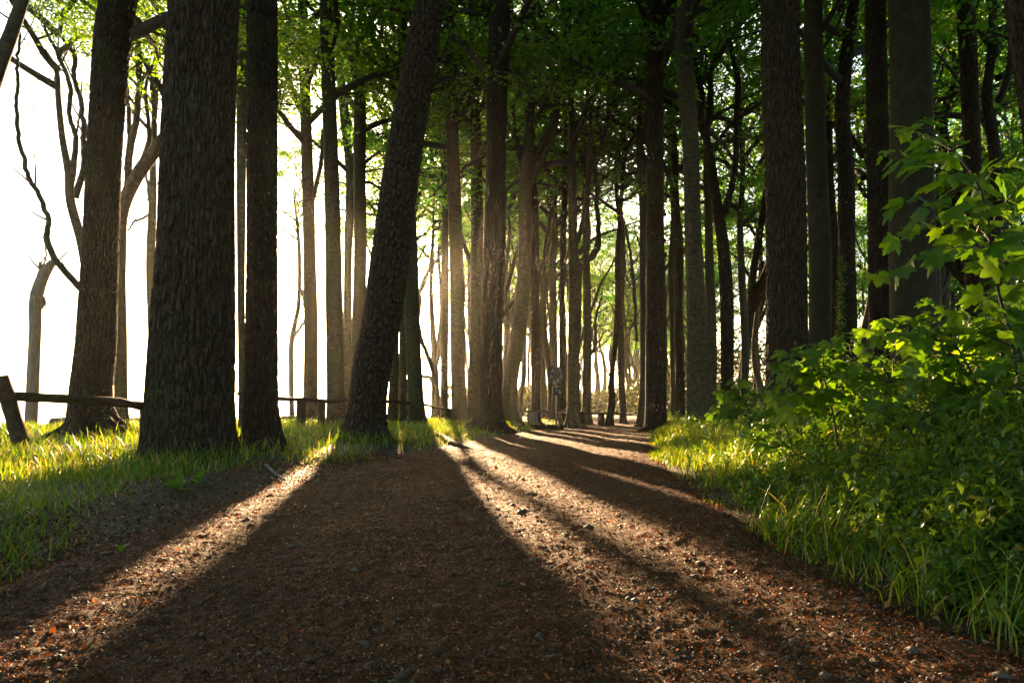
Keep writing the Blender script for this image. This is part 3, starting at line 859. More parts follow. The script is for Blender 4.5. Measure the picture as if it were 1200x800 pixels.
make_tree('beech_tree', 'thick smooth beech with its left third pale, rising out of the bushes at right', 11.5,
          [(1073, 520, 50), (1071, 400, 48), (1069, 270, 47), (1066, 130, 45), (1064, 0, 44)], 'beechshade', top=20, crown=(1.05, 9.2), flare=0.2)
make_tree('beech_tree', 'slim dark trunk with a faint lit edge between the thick beech and the right border', 15.0,
          [(1142, 505, 21), (1142, 400, 20), (1141, 300, 20), (1138, 150, 19), (1136, 0, 18)], 'dark', top=19, crown=(1.0, 8.9), flare=0.25)
make_tree('oak_tree', 'brown furrowed trunk leaning in at the top right corner of the picture', 8.0,
          [(1262, 560, 50), (1250, 400, 44), (1230, 220, 40), (1212, 100, 38), (1199, 0, 36)], 'oak', top=17, crown=(1.0, 8.5), flare=0.3)

# --- generic forest: shared trunk meshes
def proto_trunk(seed, forked):
    r = np.random.default_rng(seed)
    G = Geo()
    H = 17.0
    p = np.array([0, 0, -0.3]); ctrl = [[0, 0, -0.3, 0.2]]
    off = np.zeros(2)
    for z in np.arange(1.0, H, 1.6):
        off = off + r.normal(size=2) * 0.15
        ctrl.append([off[0], off[1], z, 0.2 * (1 - 0.85 * z / H)])
    c = resample(np.array(ctrl), 46)
    V, Qd, _ = tube(c[:, :3], c[:, 3], 10, root_flare(seed, 0.6, 4, 0.25)); G.add(V, Qd)
    if forked:
        for k in range(3):
            z0 = r.uniform(2.8, 5.5)
            i0 = np.argmin(np.abs(c[:, 2] - z0))
            az = r.uniform(0, 2 * PI)
            q = [c[i0]]
            dv = np.array([math.cos(az) * 0.6, math.sin(az) * 0.6, 0.8])
            for s_ in range(7):
                dv = unit(dv * 0.8 + np.array([0, 0, 0.25]) + r.normal(size=3) * 0.17)
                e = q[-1].copy(); e[:3] += dv * 1.1; e[3] = 0.11 * (1 - s_ / 8) + 0.01
                q.append(e)
            q[0] = q[0].copy(); q[0][3] = 0.11
            q = resample(np.array(q), 24)
            V, Qd, _ = tube(q[:, :3], q[:, 3], 7); G.add(V, Qd)
    return G.mesh('forest_trunk', M['beech'] if seed % 3 else M['dark'])
PROTO = [proto_trunk(300 + k, k % 2 == 1) for k in range(8)]

def forest_tree(x, y, label, group, sc=1.0, zc=7.8, cs=1.0):
    t = empty('beech_tree', (x, y, gzf(x, y)), label, 'tree', group, rz=random.uniform(0, 6.28))
    o = obj('trunk', random.choice(PROTO), t)
    o.scale = (sc * random.uniform(0.7, 1.15),) * 2 + (1.0,)
    cb, cl = random.choice(CROWNS)
    rz = random.uniform(0, 6.28)
    for nm, me_ in (('branchwork', cb), ('crown', cl)):
        if nm == 'branchwork' and y > 75: continue
        o = obj(nm, me_, t, (0, 0, zc)); o.scale = (cs, cs, cs); o.rotation_euler = (0, 0, rz)
        if nm == 'crown': tag(o, kind='stuff')
    return t

ANCH = [(228, 'the massive foreground oak'), (304, 'the dark trunk beside the massive oak'), (393, 'the smooth greenish beech'), (443, 'the leaning plated trunk'),
        (484, 'the broad-footed trunk'), (537, 'the straight mossy beech'), (576, 'the stout textured central trunk'), (607, 'the curved candelabra beech'), (652, 'the trail sign'), (673, 'the multi-stemmed beech'), (717, 'the wavering thin tree'),
        (769, 'the stout knobbly trunk'), (817, 'the tall lit beech'), (852, 'the crooked two-limbed tree'), (922, 'the huge black trunk'),
        (961, 'the pale-sided beech'), (994, 'the ivy-clad tree'), (1032, 'the dark rough straight trunk'), (1071, 'the thick smooth beech'), (1142, 'the slim trunk near the right border')]
ORD = ['first', 'second', 'third', 'fourth', 'fifth', 'sixth', 'seventh', 'eighth', 'ninth', 'tenth', 'eleventh', 'twelfth']
FAR_LABEL = {'right': 'slender shaded beech trunk standing deep in the forest right of the path',
             'mid': 'distant hazy beech trunk standing beyond the bend of the path',
             'left': 'distant slim beech on the seaward strip between path and cliff'}
ALL = list(ALLTREES)
PLAN = []
def ok(x, y, dmin):
    return all((x - a) ** 2 + (y - b) ** 2 > dmin * dmin for a, b in ALL)
rf = random.Random(21)
cnt = {'right': 0, 'mid': 0, 'left': 0}
tries = 0
while sum(cnt.values()) < 196 and tries < 60000:
    tries += 1
    u = rf.random()
    y = 17 + 118 * u ** 1.25
    x = rf.uniform(-10, 0.80 * y + 8)
    sx_ = 600 + 800 * x / y
    e = float(edge(y))
    if x < e + 1.0: continue
    c_ = float(pc(y)); h_ = float(hw(y))
    if y < 75 and abs(x - c_) < h_ + 0.9: continue
    side = 'right' if x > c_ + h_ else 'left'
    if y > 60: side = 'mid' if sx_ < 800 else 'right'
    if side == 'left' and (y < 26 or (sx_ < 430)): continue
    if y < 60 and 0.55 < x + 0.165 * y < 1.75: continue      # the gap the broad sunbeam comes through
    if y < 60 and -1.0 < x + 0.165 * y < -0.4: continue
    if side == 'right' and y < 24 and sx_ < 850: continue
    if side == 'right' and (y < 19 or y > 82): continue
    if side == 'left' and cnt['left'] >= 36: continue
    if side == 'mid' and cnt['mid'] >= 62: continue
    if side == 'right' and cnt['right'] >= 100: continue
    if not ok(x, y, 1.7 if side != 'left' else 2.2): continue
    ALL.append((x, y))
    cnt[side] += 1
    PLAN.append((x, y, side, rf.uniform(0.7, 1.15), rf.uniform(6.2, 9.0) if side != 'left' else rf.uniform(8, 9.5), rf.uniform(0.85, 1.2)))

# which of these trunks show between the nearer ones (looked at from the viewpoint, at breast height)
cover = np.zeros(1400, bool)
near = sorted([(b_, a) for a, b_ in ALLTREES])
spans = [(b_, 600 + 800 * a / b_, 0.36 * 800 / b_) for b_, a in near]
rows = sorted(spans + [(q[1], 600 + 800 * q[0] / q[1], 0.22 * 800 / q[1], q) for q in PLAN], key=lambda t_: t_[0])
seen = []
for row in rows:
    a, b_ = int(row[1] - row[2] / 2), int(row[1] + row[2] / 2) + 1
    a, b_ = max(0, a), min(1400, b_)
    if len(row) == 4:
        free = 0 if b_ <= a else (~cover[a:b_]).sum() / max(1, b_ - a)
        seen.append((row[1], row[3], free > 0.45 and row[1] < 1195 and row[1] > 0))
    if b_ > a: cover[a:b_] = True
seen.sort(key=lambda t_: t_[0])
count = {}
for sx_, q, vis in seen:
    x, y, side, sc_, zc_, cs_ = q
    if vis:
        an = [t_ for t_ in ANCH if t_[0] < sx_]
        an = an[-1][1] if an else 'the left border'
        count[an] = count.get(an, 0) + 1
        adj = 'shaded slim' if y < 36 else ('thin dim' if y < 60 else 'faint hazy')
        lb = adj + ' far trunk, ' + ORD[min(11, count[an] - 1)] + ' to the right of ' + an
        forest_tree(x, y, lb, 'far trunks showing between the near trees', sc_, zc_, cs_)
    elif rf.random() < (0.38 if y < 50 else 0.8):
        forest_tree(x, y, 'beech deep in the wood, trunk hidden by nearer trunks, only its green crown showing', 'beeches whose trunks are hidden', sc_, zc_, cs_)


# the wood goes on beside and behind the camera, unseen trees added for shade
for k, (x, y) in enumerate([(-4.5, -3), (4.8, -2.5), (-6.5, 2.5), (7.5, 3.0), (-3.5, -8), (3.2, -7.5), (8.5, -6), (-9, -6), (0.5, -13), (6, -13), (-6, -14), (11, -1), (12, -11), (-11, -12), (2.5, -19), (-4, -20), (9, -20), (14, 5), (11.5, 7.5), (17, -6), (9.8, 9.6), (14.5, 10.5), (18, 2), (19, 9), (23, 5), (22, -3), (26, 12), (13, 1.5)]):
    forest_tree(x, y, 'unseen beech of the same wood, added beside and behind the viewpoint for shade', 'unseen trees added for shade', sc=1.6, zc=7.5 + (k % 3), cs=1.1)

# ------------------------------------------------------------------ shrub mass far behind (thicket)
def leaf_cloud(n, size, sampler, mat, name, upr=0.6, seed=5):
    r = np.random.default_rng(seed)
    C = sampler(r, n)
    D = unit(r.normal(size=(n, 3)) * np.array([1, 1, 0.6]))
    Nn = r.normal(size=(n, 3)) * 0.6 + np.array([0, 0, upr])
    Nn = unit(Nn - (Nn * D).sum(1)[:, None] * D)
    L = size * r.uniform(0.7, 1.3, n)
    V, T = rhomb_leaves(C, D, Nn, L, L * 0.6)
    return npmesh(name, V, T, mat, smooth=False)

def thicket(r, n):
    # an uneven belt of shrubs in the deep forest
    y = r.uniform(48, 100, n)
    x = r.uniform(-3, 1, n) * 0 + r.uniform(0.0, 1.0, n) * (0.85 * y + 4 - (edge(y) + 1.5)) + edge(y) + 1.5
    hgt = 0.9 + 1.9 * np.clip(vn(x * 0.18, y * 0.18, 77) + 0.45, 0, 1) + 1.0 * vn(x * 0.7, y * 0.7, 78)
    hgt = np.clip(hgt, 0.4, 4) + sstep(0.17, 0.3, x / y) * sstep(60, 75, y) * (6.5 + 3 * vn(x * 0.12, y * 0.12, 79))
    keep = np.abs(x - pc(y)) > hw(y) + 0.5
    z = gz(x, y) + hgt * r.uniform(0, 1, n) ** 0.6
    return np.stack([x, y, z], -1)[keep]
def thicket_fixed(r, n):
    P = thicket(r, int(n * 1.3))
    while len(P) < n: P = np.concatenate([P, thicket(r, n)])
    return P[:n]
o = obj('thicket', leaf_cloud(62000, 0.38, thicket_fixed, M['thicket'], 'thicket'))
tag(o, 'low tangled shrub layer filling the hazy distance between the far trunks', 'shrubs', kind='stuff')

# ------------------------------------------------------------------ leaf litter and pebbles on the path
def gl(y):
    # left limit of the bare margin, where the grass begins
    y = np.asarray(y, float)
    return np.where(y < 8.5, np.interp(y, [1.5, 2, 3, 4, 5.5, 6.4, 7.4, 8.5], [-1.3, -1.48, -1.95, -2.35, -2.75, -2.25, -1.85, -1.62]), pc(y) - hw(y))

def sample_path(r, n, y0, y1, spread=1.08, pw=1.6):
    # more pieces close by (they are what can be told apart)
    u = r.uniform(0, 1, n)
    a = 1 - pw
    y = (y0 ** a + u * (y1 ** a - y0 ** a)) ** (1 / a)
    x = pc(y) + hw(y) * spread * r.uniform(-1, 1, n)
    return x, y

def chips(n, seed, y0, y1, lmin, lmax, spread=1.08, pw=1.6, lift=0.0, zf=pathz, sampler=None):
    r = np.random.default_rng(seed)
    x, y = sample_path(r, n, y0, y1, spread, pw) if sampler is None else sampler(r, n)
    z = zf(x, y) + r.uniform(0.0, 0.007, n) + lift
    L = r.uniform(lmin, lmax, n) * (1 + 0.02 * y); Wd = L * r.uniform(0.3, 0.75, n)
    az = r.uniform(0, 2 * PI, n); tilt = r.normal(size=n) * 0.45; roll = r.normal(size=n) * 0.5; curl = r.uniform(-0.5, 0.5, n)
    D = np.stack([np.cos(az) * np.cos(tilt), np.sin(az) * np.cos(tilt), np.sin(tilt)], -1)
    S0 = np.stack([-np.sin(az), np.cos(az), np.zeros(n)], -1)
    N0 = np.cross(D, S0)
    S = S0 * np.cos(roll)[:, None] + N0 * np.sin(roll)[:, None]
    Nn = np.cross(D, S)
    C = np.stack([x, y, z], -1)
    C[:, 2] += 0.25 * L * np.abs(np.sin(tilt))
    l = L[:, None] / 2; w = Wd[:, None] / 2; cu = (curl * L)[:, None]
    pts = [C - D * l * 1.0, C - D * l * 0.1 - S * w + Nn * cu * 0.4, C + D * l, C - D * l * 0.1 + S * w + Nn * cu * 0.4, C + Nn * cu * 0.1]
    V = np.stack(pts, 1).reshape(-1, 3)
    k = np.arange(n)[:, None] * 5
    T = np.concatenate([k + np.array([[a, b, 4]]) for a, b in ((0, 1), (1, 2), (2, 3), (3, 0))])
    return V, T

G = Geo()
V, T = chips(105000, 40, 1.3, 9, 0.0045, 0.0135, pw=1.3); G.add(V, T=T)
V, T = chips(18000, 41, 6, 34, 0.009, 0.02, pw=1.1); G.add(V, T=T)
V, T = chips(1500, 42, 1.4, 9, 0.014, 0.028, pw=1.2, lift=0.002); G.add(V, T=T)
# deeper litter along both edges
def edge_sampler(r, n):
    y = (1.3 ** -0.4 + r.uniform(0, 1, n) * (16 ** -0.4 - 1.3 ** -0.4)) ** (1 / -0.4)
    s_ = np.where(r.uniform(size=n) < 0.5, -1, 1)
    x = pc(y) + s_ * (hw(y) * 0.98 + np.abs(r.normal(size=n)) * np.where(s_ < 0, 0.55, 0.4) - 0.12)
    return x, y
V, T = chips(20000, 43, 0, 0, 0.008, 0.026, zf=lambda x, y: gz(x, y) + 0.012, sampler=edge_sampler); G.add(V, T=T)
o = obj('leaf_litter', G.mesh('leaf_litter', M['litter'], smooth=False))
tag(o, 'reddish brown bud scales, chips and dry leaves strewn over the path', 'leaf litter', kind='stuff')

# thin twigs scattered through the litter
r = np.random.default_rng(47)
G = Geo()
x, y = sample_path(r, 1500, 1.4, 12, 1.15, 1.4)
z = np.where(np.abs(x - pc(y)) < hw(y), pathz(x, y), gz(x, y) + 0.01) + 0.006
for k in range(1500):
    az = r.uniform(0, PI); l = r.uniform(0.015, 0.06) * (1 + 0.1 * y[k])
    dv = np.array([math.cos(az), math.sin(az), r.normal() * 0.12])
    c = np.array([x[k], y[k], z[k]])
    rr = r.uniform(0.0008, 0.0018)
    V, Qd, _ = tube(np.array([c - dv * l / 2, c + r.normal(size=3) * l * 0.06, c + dv * l / 2]), [rr, rr * 1.1, rr * 0.6], 3)
    G.add(V, Qd)
o = obj('twig_litter', G.mesh('twig_litter', M['rail']))
tag(o, 'short broken twigs lying in the litter of the path', 'twigs', kind='stuff')

def margin(r, n):
    y = r.uniform(2.2, 9.5, n)
    a = gl(y) - 0.4; b_ = pc(y) - hw(y) + 0.05
    return a + (b_ - a) * r.uniform(0, 1, n), y
G = Geo(); V, T = chips(11000, 44, 0, 0, 0.008, 0.024, zf=lambda x, y: gz(x, y) + 0.008, sampler=margin); G.add(V, T=T)
o = obj('margin_litter', G.mesh('margin_litter', M['litter'], smooth=False))
tag(o, 'dark leaf litter on the bare margin between left grass and path', 'leaf litter', kind='stuff')

def pebble_geo(n, seed, y0, y1, smin, smax, pw):
    r = np.random.default_rng(seed)
    x, y = sample_path(r, n, y0, y1, 1.02, pw)
    s_ = smin * (smax / smin) ** (r.uniform(0, 1, n) ** 2.2) * (1 + 0.04 * y)
    z = pathz(x, y) + s_ * 0.12
    dirs = np.array([[1, 0, 0], [0.3, 0.95, 0], [-0.8, 0.6, 0], [-0.8, -0.6, 0], [0.3, -0.95, 0], [0, 0, 0.62], [0, 0, -0.6]], float)
    az = r.uniform(0, 2 * PI, n)
    ca, sa = np.cos(az)[:, None], np.sin(az)[:, None]
    B = dirs[None] * r.uniform(0.65, 1.25, (n, 7, 1)) * s_[:, None, None] * np.array([1, 0.75, 0.8])
    Vx = B[..., 0] * ca - B[..., 1] * sa; Vy = B[..., 0] * sa + B[..., 1] * ca
    V = np.stack([Vx + x[:, None], Vy + y[:, None], B[..., 2] + z[:, None]], -1).reshape(-1, 3)
    k = np.arange(n)[:, None] * 7
    tr = []
    for a in range(5):
        b_ = (a + 1) % 5
        tr.append(k + np.array([[a, b_, 5]])); tr.append(k + np.array([[b_, a, 6]]))
    return V, np.concatenate(tr)
G = Geo()
V, T = pebble_geo(10000, 50, 1.3, 14, 0.004, 0.013, 1.35); G.add(V, T=T)
V, T = pebble_geo(260, 51, 1.5, 12, 0.012, 0.026, 1.2); G.add(V, T=T)
o = obj('gravel', G.mesh('gravel', M['stone'], smooth=False))
tag(o, 'small rounded grit and pebbles pressed into the path', 'gravel', kind='stuff')

# single stones one can point to
def stone_mesh(seed, s_):
    r = np.random.default_rng(seed)
    n1, n2 = 8, 14
    V = []
    for a in range(n1 + 1):
        ph = PI * a / n1
        for b_ in range(n2):
            th = 2 * PI * b_ / n2
            d_ = np.array([math.sin(ph) * math.cos(th), math.sin(ph) * math.sin(th), math.cos(ph)])
            rr = 1 + 0.25 * math.sin(3 * d_[0] + seed) + 0.2 * math.sin(4 * d_[1] - seed) + 0.12 * math.sin(7 * d_[2] + 5 * d_[0]) + 0.04 * r.normal()
            V.append(d_ * rr * s_ * np.array([1.25, 0.9, 0.5]))
    i = np.arange(n1)[:, None] * n2; j = np.arange(n2)[None, :]; j2 = (j + 1) % n2
    return npmesh('stone', V, np.stack([i + j, i + n2 + j, i + n2 + j2, i + j2], -1).reshape(-1, 4), M['stone'])
STONES = [(624, 582, 0.045, 'flat dark stone farthest up the sunlit middle of the path'),
          (612, 604, 0.055, 'broad low stone below the farthest dark stone, on the shadow edge'),
          (652, 613, 0.045, 'angular stone right of the broad low stone in the sunlit patch'),
          (690, 618, 0.04, 'rightmost of the stones lying in the broken sunlit patch'),
          (627, 661, 0.032, 'dark stone just inside the shadow, left of a smaller twin'),
          (647, 662, 0.02, 'small dark stone in the light beside a larger one in the shadow'),
          (713, 652, 0.022, 'lone dark pebble in the orange sunlit litter'),
          (428, 764, 0.026, 'grey stone near the bottom edge, the upper one left of centre'),
          (438, 789, 0.028, 'grey stone at the very bottom edge left of centre'),
          (772, 640, 0.026, 'small lump of stone at the edge of the right shadow band')]
for k, (a, b_, s_, lb) in enumerate(STONES):
    d_ = 520 / (b_ - HORY)
    x, y = (a - 600) * d_ / 800, d_
    o = obj('stone', stone_mesh(60 + k, s_ * 0.72), None, (x, y, float(pathz(np.array([x]), np.array([y]))[0]) - s_ * 0.12))
    o.rotation_euler = (0.1, 0.05, k * 1.3)
    tag(o, lb, 'stone')

# ------------------------------------------------------------------ grass
def blades(x, y, h, w, seed, bend=(0.15, 0.9)):
    r = np.random.default_rng(seed)
    n = len(x)
    z = gz(x, y) - 0.01
    az = r.uniform(0, 2 * PI, n); b_ = r.uniform(*bend, n)
    fa = az + PI / 2 + r.normal(size=n) * 0.5
    D = np.stack([np.cos(az), np.sin(az), np.zeros(n)], -1)
    S = np.stack([np.cos(fa), np.sin(fa), np.zeros(n)], -1)
    base = np.stack([x, y, z], -1)
    rows = []
    for t, wf in ((0, 0.8), (0.4, 1.0), (0.75, 0.7), (1.0, 0)):
        c = base + D * (h * b_ * t ** 2)[:, None] + np.array([0, 0, 1]) * (h * t * (1 - 0.38 * b_ * t))[:, None]
        if wf > 0:
            rows += [c - S * (w * wf / 2)[:, None], c + S * (w * wf / 2)[:, None]]
        else: rows.append(c)
    V = np.stack(rows, 1).reshape(-1, 3)
    k = np.arange(n)[:, None] * 7
    Qd = np.concatenate([k + np.array([[0, 1, 3, 2]]), k + np.array([[2, 3, 5, 4]])])
    Tr = k + np.array([[4, 5, 6]])
    return V, Qd, Tr

def pick(r, n, fn):
    """fn -> x, y, prob; rejection sampling of n points"""
    xs_, ys_ = [], []
    tot = 0
    while tot < n:
        x, y, p_ = fn(r, n)
        k = r.uniform(size=len(x)) < p_
        xs_.append(x[k]); ys_.append(y[k]); tot += k.sum()
    return np.concatenate(xs_)[:n], np.concatenate(ys_)[:n]

def tree_gap(x, y, rad=0.35):
    p_ = np.ones(len(x))
    for a, b_ in ALLTREES:
        if b_ < 30: p_ = np.where((x - a) ** 2 + (y - b_) ** 2 < rad * rad, 0, p_)
    return p_


def left_bank(r, n):
    u = r.uniform(0, 1, n)
    y = 1.8 * (26 / 1.8) ** u
    l = r.uniform(-0.15, 1, n) ** 1.0 * np.minimum(11, 1.5 + y * 0.9)
    x = gl(y) - l
    p_ = (x > edge(y)) * sstep(-0.12, 0.35, l + 0.35 * vn(x * 1.8, y * 1.8, 91)) * np.clip(0.75 + 1.6 * vn(x * 0.9, y * 0.9, 90), 0.12, 1)
    p_ = p_ * np.where(y > 9, np.clip(1.2 - 0.02 * y, 0.2, 1), 1)
    # the trodden dirt beside the oak carries little grass
    return x, y, p_ * tree_gap(x, y)
r = np.random.default_rng(70)
x, y = pick(r, 52000, left_bank)
l = gl(y) - x
h = (0.10 + 0.16 * np.clip(vn(x * 1.3, y * 1.3, 92) + 0.5, 0, 1)) * r.uniform(0.6, 1.35, len(x)) * sstep(-0.3, 0.9, l) + 0.03
w = 0.0035 + 0.0008 * y
G = Geo()
V, Qd, Tr = blades(x, y, h, w, 71); G.add(V, Qd, Tr)
o = obj('bank_grass', G.mesh('bank_grass', M['grass'], smooth=True))
tag(o, 'long backlit grass covering the left bank between fence and path', 'grass', kind='stuff')

def right_bank(r, n):
    u = r.uniform(0, 1, n)
    y = 1.4 * (28 / 1.4) ** u
    l = np.abs(r.normal(size=n)) * np.interp(y, [3, 6], [0.6, 1.3]) - 0.1
    x = pc(y) + hw(y) + l
    dens = np.interp(y, [2, 4.5, 6.5], [0.12, 0.3, 1.0]) * np.where((vn(x * 2.2, y * 2.2, 94) < 0.05) & (y < 6), 0.12, 1)
    p_ = dens * sstep(-0.15, 0.3, l + 0.35 * vn(x * 1.9, y * 1.9, 95)) * np.clip(0.7 + 1.8 * vn(x * 1.1, y * 1.1, 96), 0.1, 1)
    return x, y, p_ * tree_gap(x, y)
x, y = pick(r, 34000, right_bank)
l = x - pc(y) - hw(y)
h = (0.12 + 0.22 * np.clip(vn(x * 1.5, y * 1.5, 97) + 0.5, 0, 1)) * r.uniform(0.6, 1.4, len(x)) * sstep(-0.3, 0.7, l) + 0.03
w = 0.0035 + 0.0008 * y
G = Geo()
V, Qd, Tr = blades(x, y, h, w, 72); G.add(V, Qd, Tr)
o = obj('verge_grass', G.mesh('verge_grass', M['grass'], smooth=True))
tag(o, 'tall loose grass along the right verge below the bushes', 'grass', kind='stuff')

# ------------------------------------------------------------------ undergrowth of small-leaved herbs on the right bank
def oval_leaves(C, D, Nn, L, Wd, droop=0.25):
    S = unit(np.cross(Nn, D))
    L = L[:, None]; Wd = Wd[:, None]
    pts = [C, C + D * L * 0.45 - S * Wd * 0.5 + Nn * Wd * 0.18, C + D * L * 0.5, C + D * L * 0.45 + S * Wd * 0.5 + Nn * Wd * 0.18, C + D * L - Nn * L * droop]
    V = np.stack(pts, 1).reshape(-1, 3)
    k = np.arange(len(C))[:, None] * 5
    T = np.concatenate([k + np.array([[a, b_, c_]]) for a, b_, c_ in ((0, 1, 2), (0, 2, 3), (1, 4, 2), (2, 4, 3))])
    return V, T

def herb_mass(nst, seed, fn, hfn, nleaf, lmin, lmax):
    r = np.random.default_rng(seed)
    x, y = pick(r, nst, fn)
    hh = hfn(x, y, r)
    G1 = Geo()
    z = gz(x, y)
    az = r.uniform(0, 2 * PI, nst); lean = r.uniform(0.05, 0.45, nst)
    Cs, Ds, Ns, Ls = [], [], [], []
    for k in range(nleaf):
        t = (k // 2 + 1) / (nleaf / 2)
        t = 0.25 + 0.75 * t
        c = np.stack([x + np.cos(az) * lean * hh * t ** 1.6, y + np.sin(az) * lean * hh * t ** 1.6, z + hh * t * (1 - 0.25 * lean * t)], -1)
        la = az + (k // 2) * 1.57 + (k % 2) * PI + r.normal(size=nst) * 0.4
        dp = r.uniform(-0.9, 0.25, nst)
        D = np.stack([np.cos(la) * np.cos(dp), np.sin(la) * np.cos(dp), np.sin(dp)], -1)
        Nn = np.array([0, 0, 1.0]) + r.normal(size=(nst, 3)) * 0.3
        Nn = unit(Nn - (Nn * D).sum(1)[:, None] * D)
        Cs.append(c); Ds.append(D); Ns.append(Nn); Ls.append(r.uniform(lmin, lmax, nst) * (1.15 - 0.45 * t))
    L = np.concatenate(Ls)
    V, T = oval_leaves(np.concatenate(Cs), np.concatenate(Ds), np.concatenate(Ns), L, L * 0.55)
    G1.add(V, T=T)
    # stems: 3-sided
    rows = []
    for t, rad in ((0, 0.0022), (0.5, 0.0018), (1.0, 0.0008)):
        c = np.stack([x + np.cos(az) * lean * hh * t ** 1.6, y + np.sin(az) * lean * hh * t ** 1.6, z + hh * t * (1 - 0.25 * lean * t)], -1)
        for a in range(3):
            rows.append(c + rad * np.array([math.cos(a * 2.09), math.sin(a * 2.09), 0]))
    V = np.stack(rows, 1).reshape(-1, 3)
    k = np.arange(nst)[:, None] * 9
    Qd = np.concatenate([k + np.array([[s0 * 3 + a, s0 * 3 + (a + 1) % 3, s0 * 3 + 3 + (a + 1) % 3, s0 * 3 + 3 + a]]) for s0 in (0, 1) for a in range(3)])
    G1.add(V, Qd)
    return G1

def herb_zone(r, n):
    u = r.uniform(0, 1, n)
    y = 1.75 * (13 / 1.75) ** u
    l = r.uniform(0.04, 1, n) * (1.0 + 0.75 * y)
    x = pc(y) + hw(y) + l
    sx_ = 600 + 800 * x / y
    p_ = sstep(0.05, 0.5, l + 0.4 * vn(x * 1.5, y * 1.5, 99)) * (sx_ < 1320) * np.interp(y, [5, 8], [1, 0.6])
    return x, y, p_
def herb_h(x, y, r):
    l = x - pc(y) - hw(y)
    return (0.10 + 0.46 * sstep(0.05, 1.3, l) + 0.25 * sstep(1.3, 3.0, l)) * (1 + 0.9 * vn(x * 1.6, y * 1.6, 61)) * r.uniform(0.6, 1.25, len(x)) * (1 - 0.3 * sstep(7, 12, y))
G = herb_mass(5600, 80, herb_zone, herb_h, 14, 0.026, 0.07)
o = obj('undergrowth', G.mesh('undergrowth', M['herb'], smooth=False))
tag(o, 'dense waist-high undergrowth of small oval leaves over the right bank', 'undergrowth', kind='stuff')

M['herb2'] = leafmat('lance_leaves', [(0.0, (0.05, 0.10, 0.01)), (0.6, (0.10, 0.17, 0.012)), (0.92, (0.15, 0.21, 0.015)), (1.0, (0.22, 0.16, 0.03))], trans=0.5, rough=0.4)
G = herb_mass(900, 84, herb_zone, lambda x, y, r: herb_h(x, y, r) * 1.1 + 0.03, 12, 0.04, 0.085)
o = obj('lance_leaved_undergrowth', G.mesh('lance_leaved_undergrowth', M['herb2'], smooth=False))
tag(o, 'taller paler long-leaved stems rising out of the undergrowth on the right bank', 'undergrowth', kind='stuff')
# rank grass between the herbs and along the ragged lower edge
x, y = pick(r, 9000, lambda r, n: (lambda y: (pc(y) + hw(y) + r.uniform(-0.02, 1.0, n) * (0.5 + 0.35 * y), y))(1.6 * (9 / 1.6) ** r.uniform(0, 1, n)) + (np.full(n, 1.0),))
kp = (vn(x * 2.4, y * 2.4, 62) > 0.08) & (r.uniform(size=len(x)) < np.interp(y, [2, 4], [0.3, 1.0]))
x, y = x[kp], y[kp]
G = Geo(); V, Qd, Tr = blades(x, y, r.uniform(0.12, 0.32, len(x)), 0.004 + 0.0008 * y, 73, (0.2, 1.1)); G.add(V, Qd, Tr)
o = obj('rank_grass', G.mesh('rank_grass', M['grass'])); tag(o, 'long arching grass tufts among the herbs of the right verge', 'grass', kind='stuff')

# forest floor plants further back (both sides, simple)
def floor_zone(r, n):
    y = r.uniform(11, 48, n)
    x = r.uniform(-9, 1, n) * 0 + r.uniform(0, 1, n) * (0.82 * y + 3 - pc(y)) + pc(y) + hw(y) + 0.5
    return x, y, np.clip(0.6 + 1.5 * vn(x * 0.5, y * 0.5, 98), 0, 1)
G = herb_mass(2200, 81, floor_zone, lambda x, y, r: r.uniform(0.2, 0.6, len(x)), 10, 0.09, 0.17)
o = obj('forest_floor_plants', G.mesh('forest_floor_plants', M['herb'], smooth=False))
tag(o, 'leafy ground layer between the trunks behind the right bank', 'undergrowth', kind='stuff')

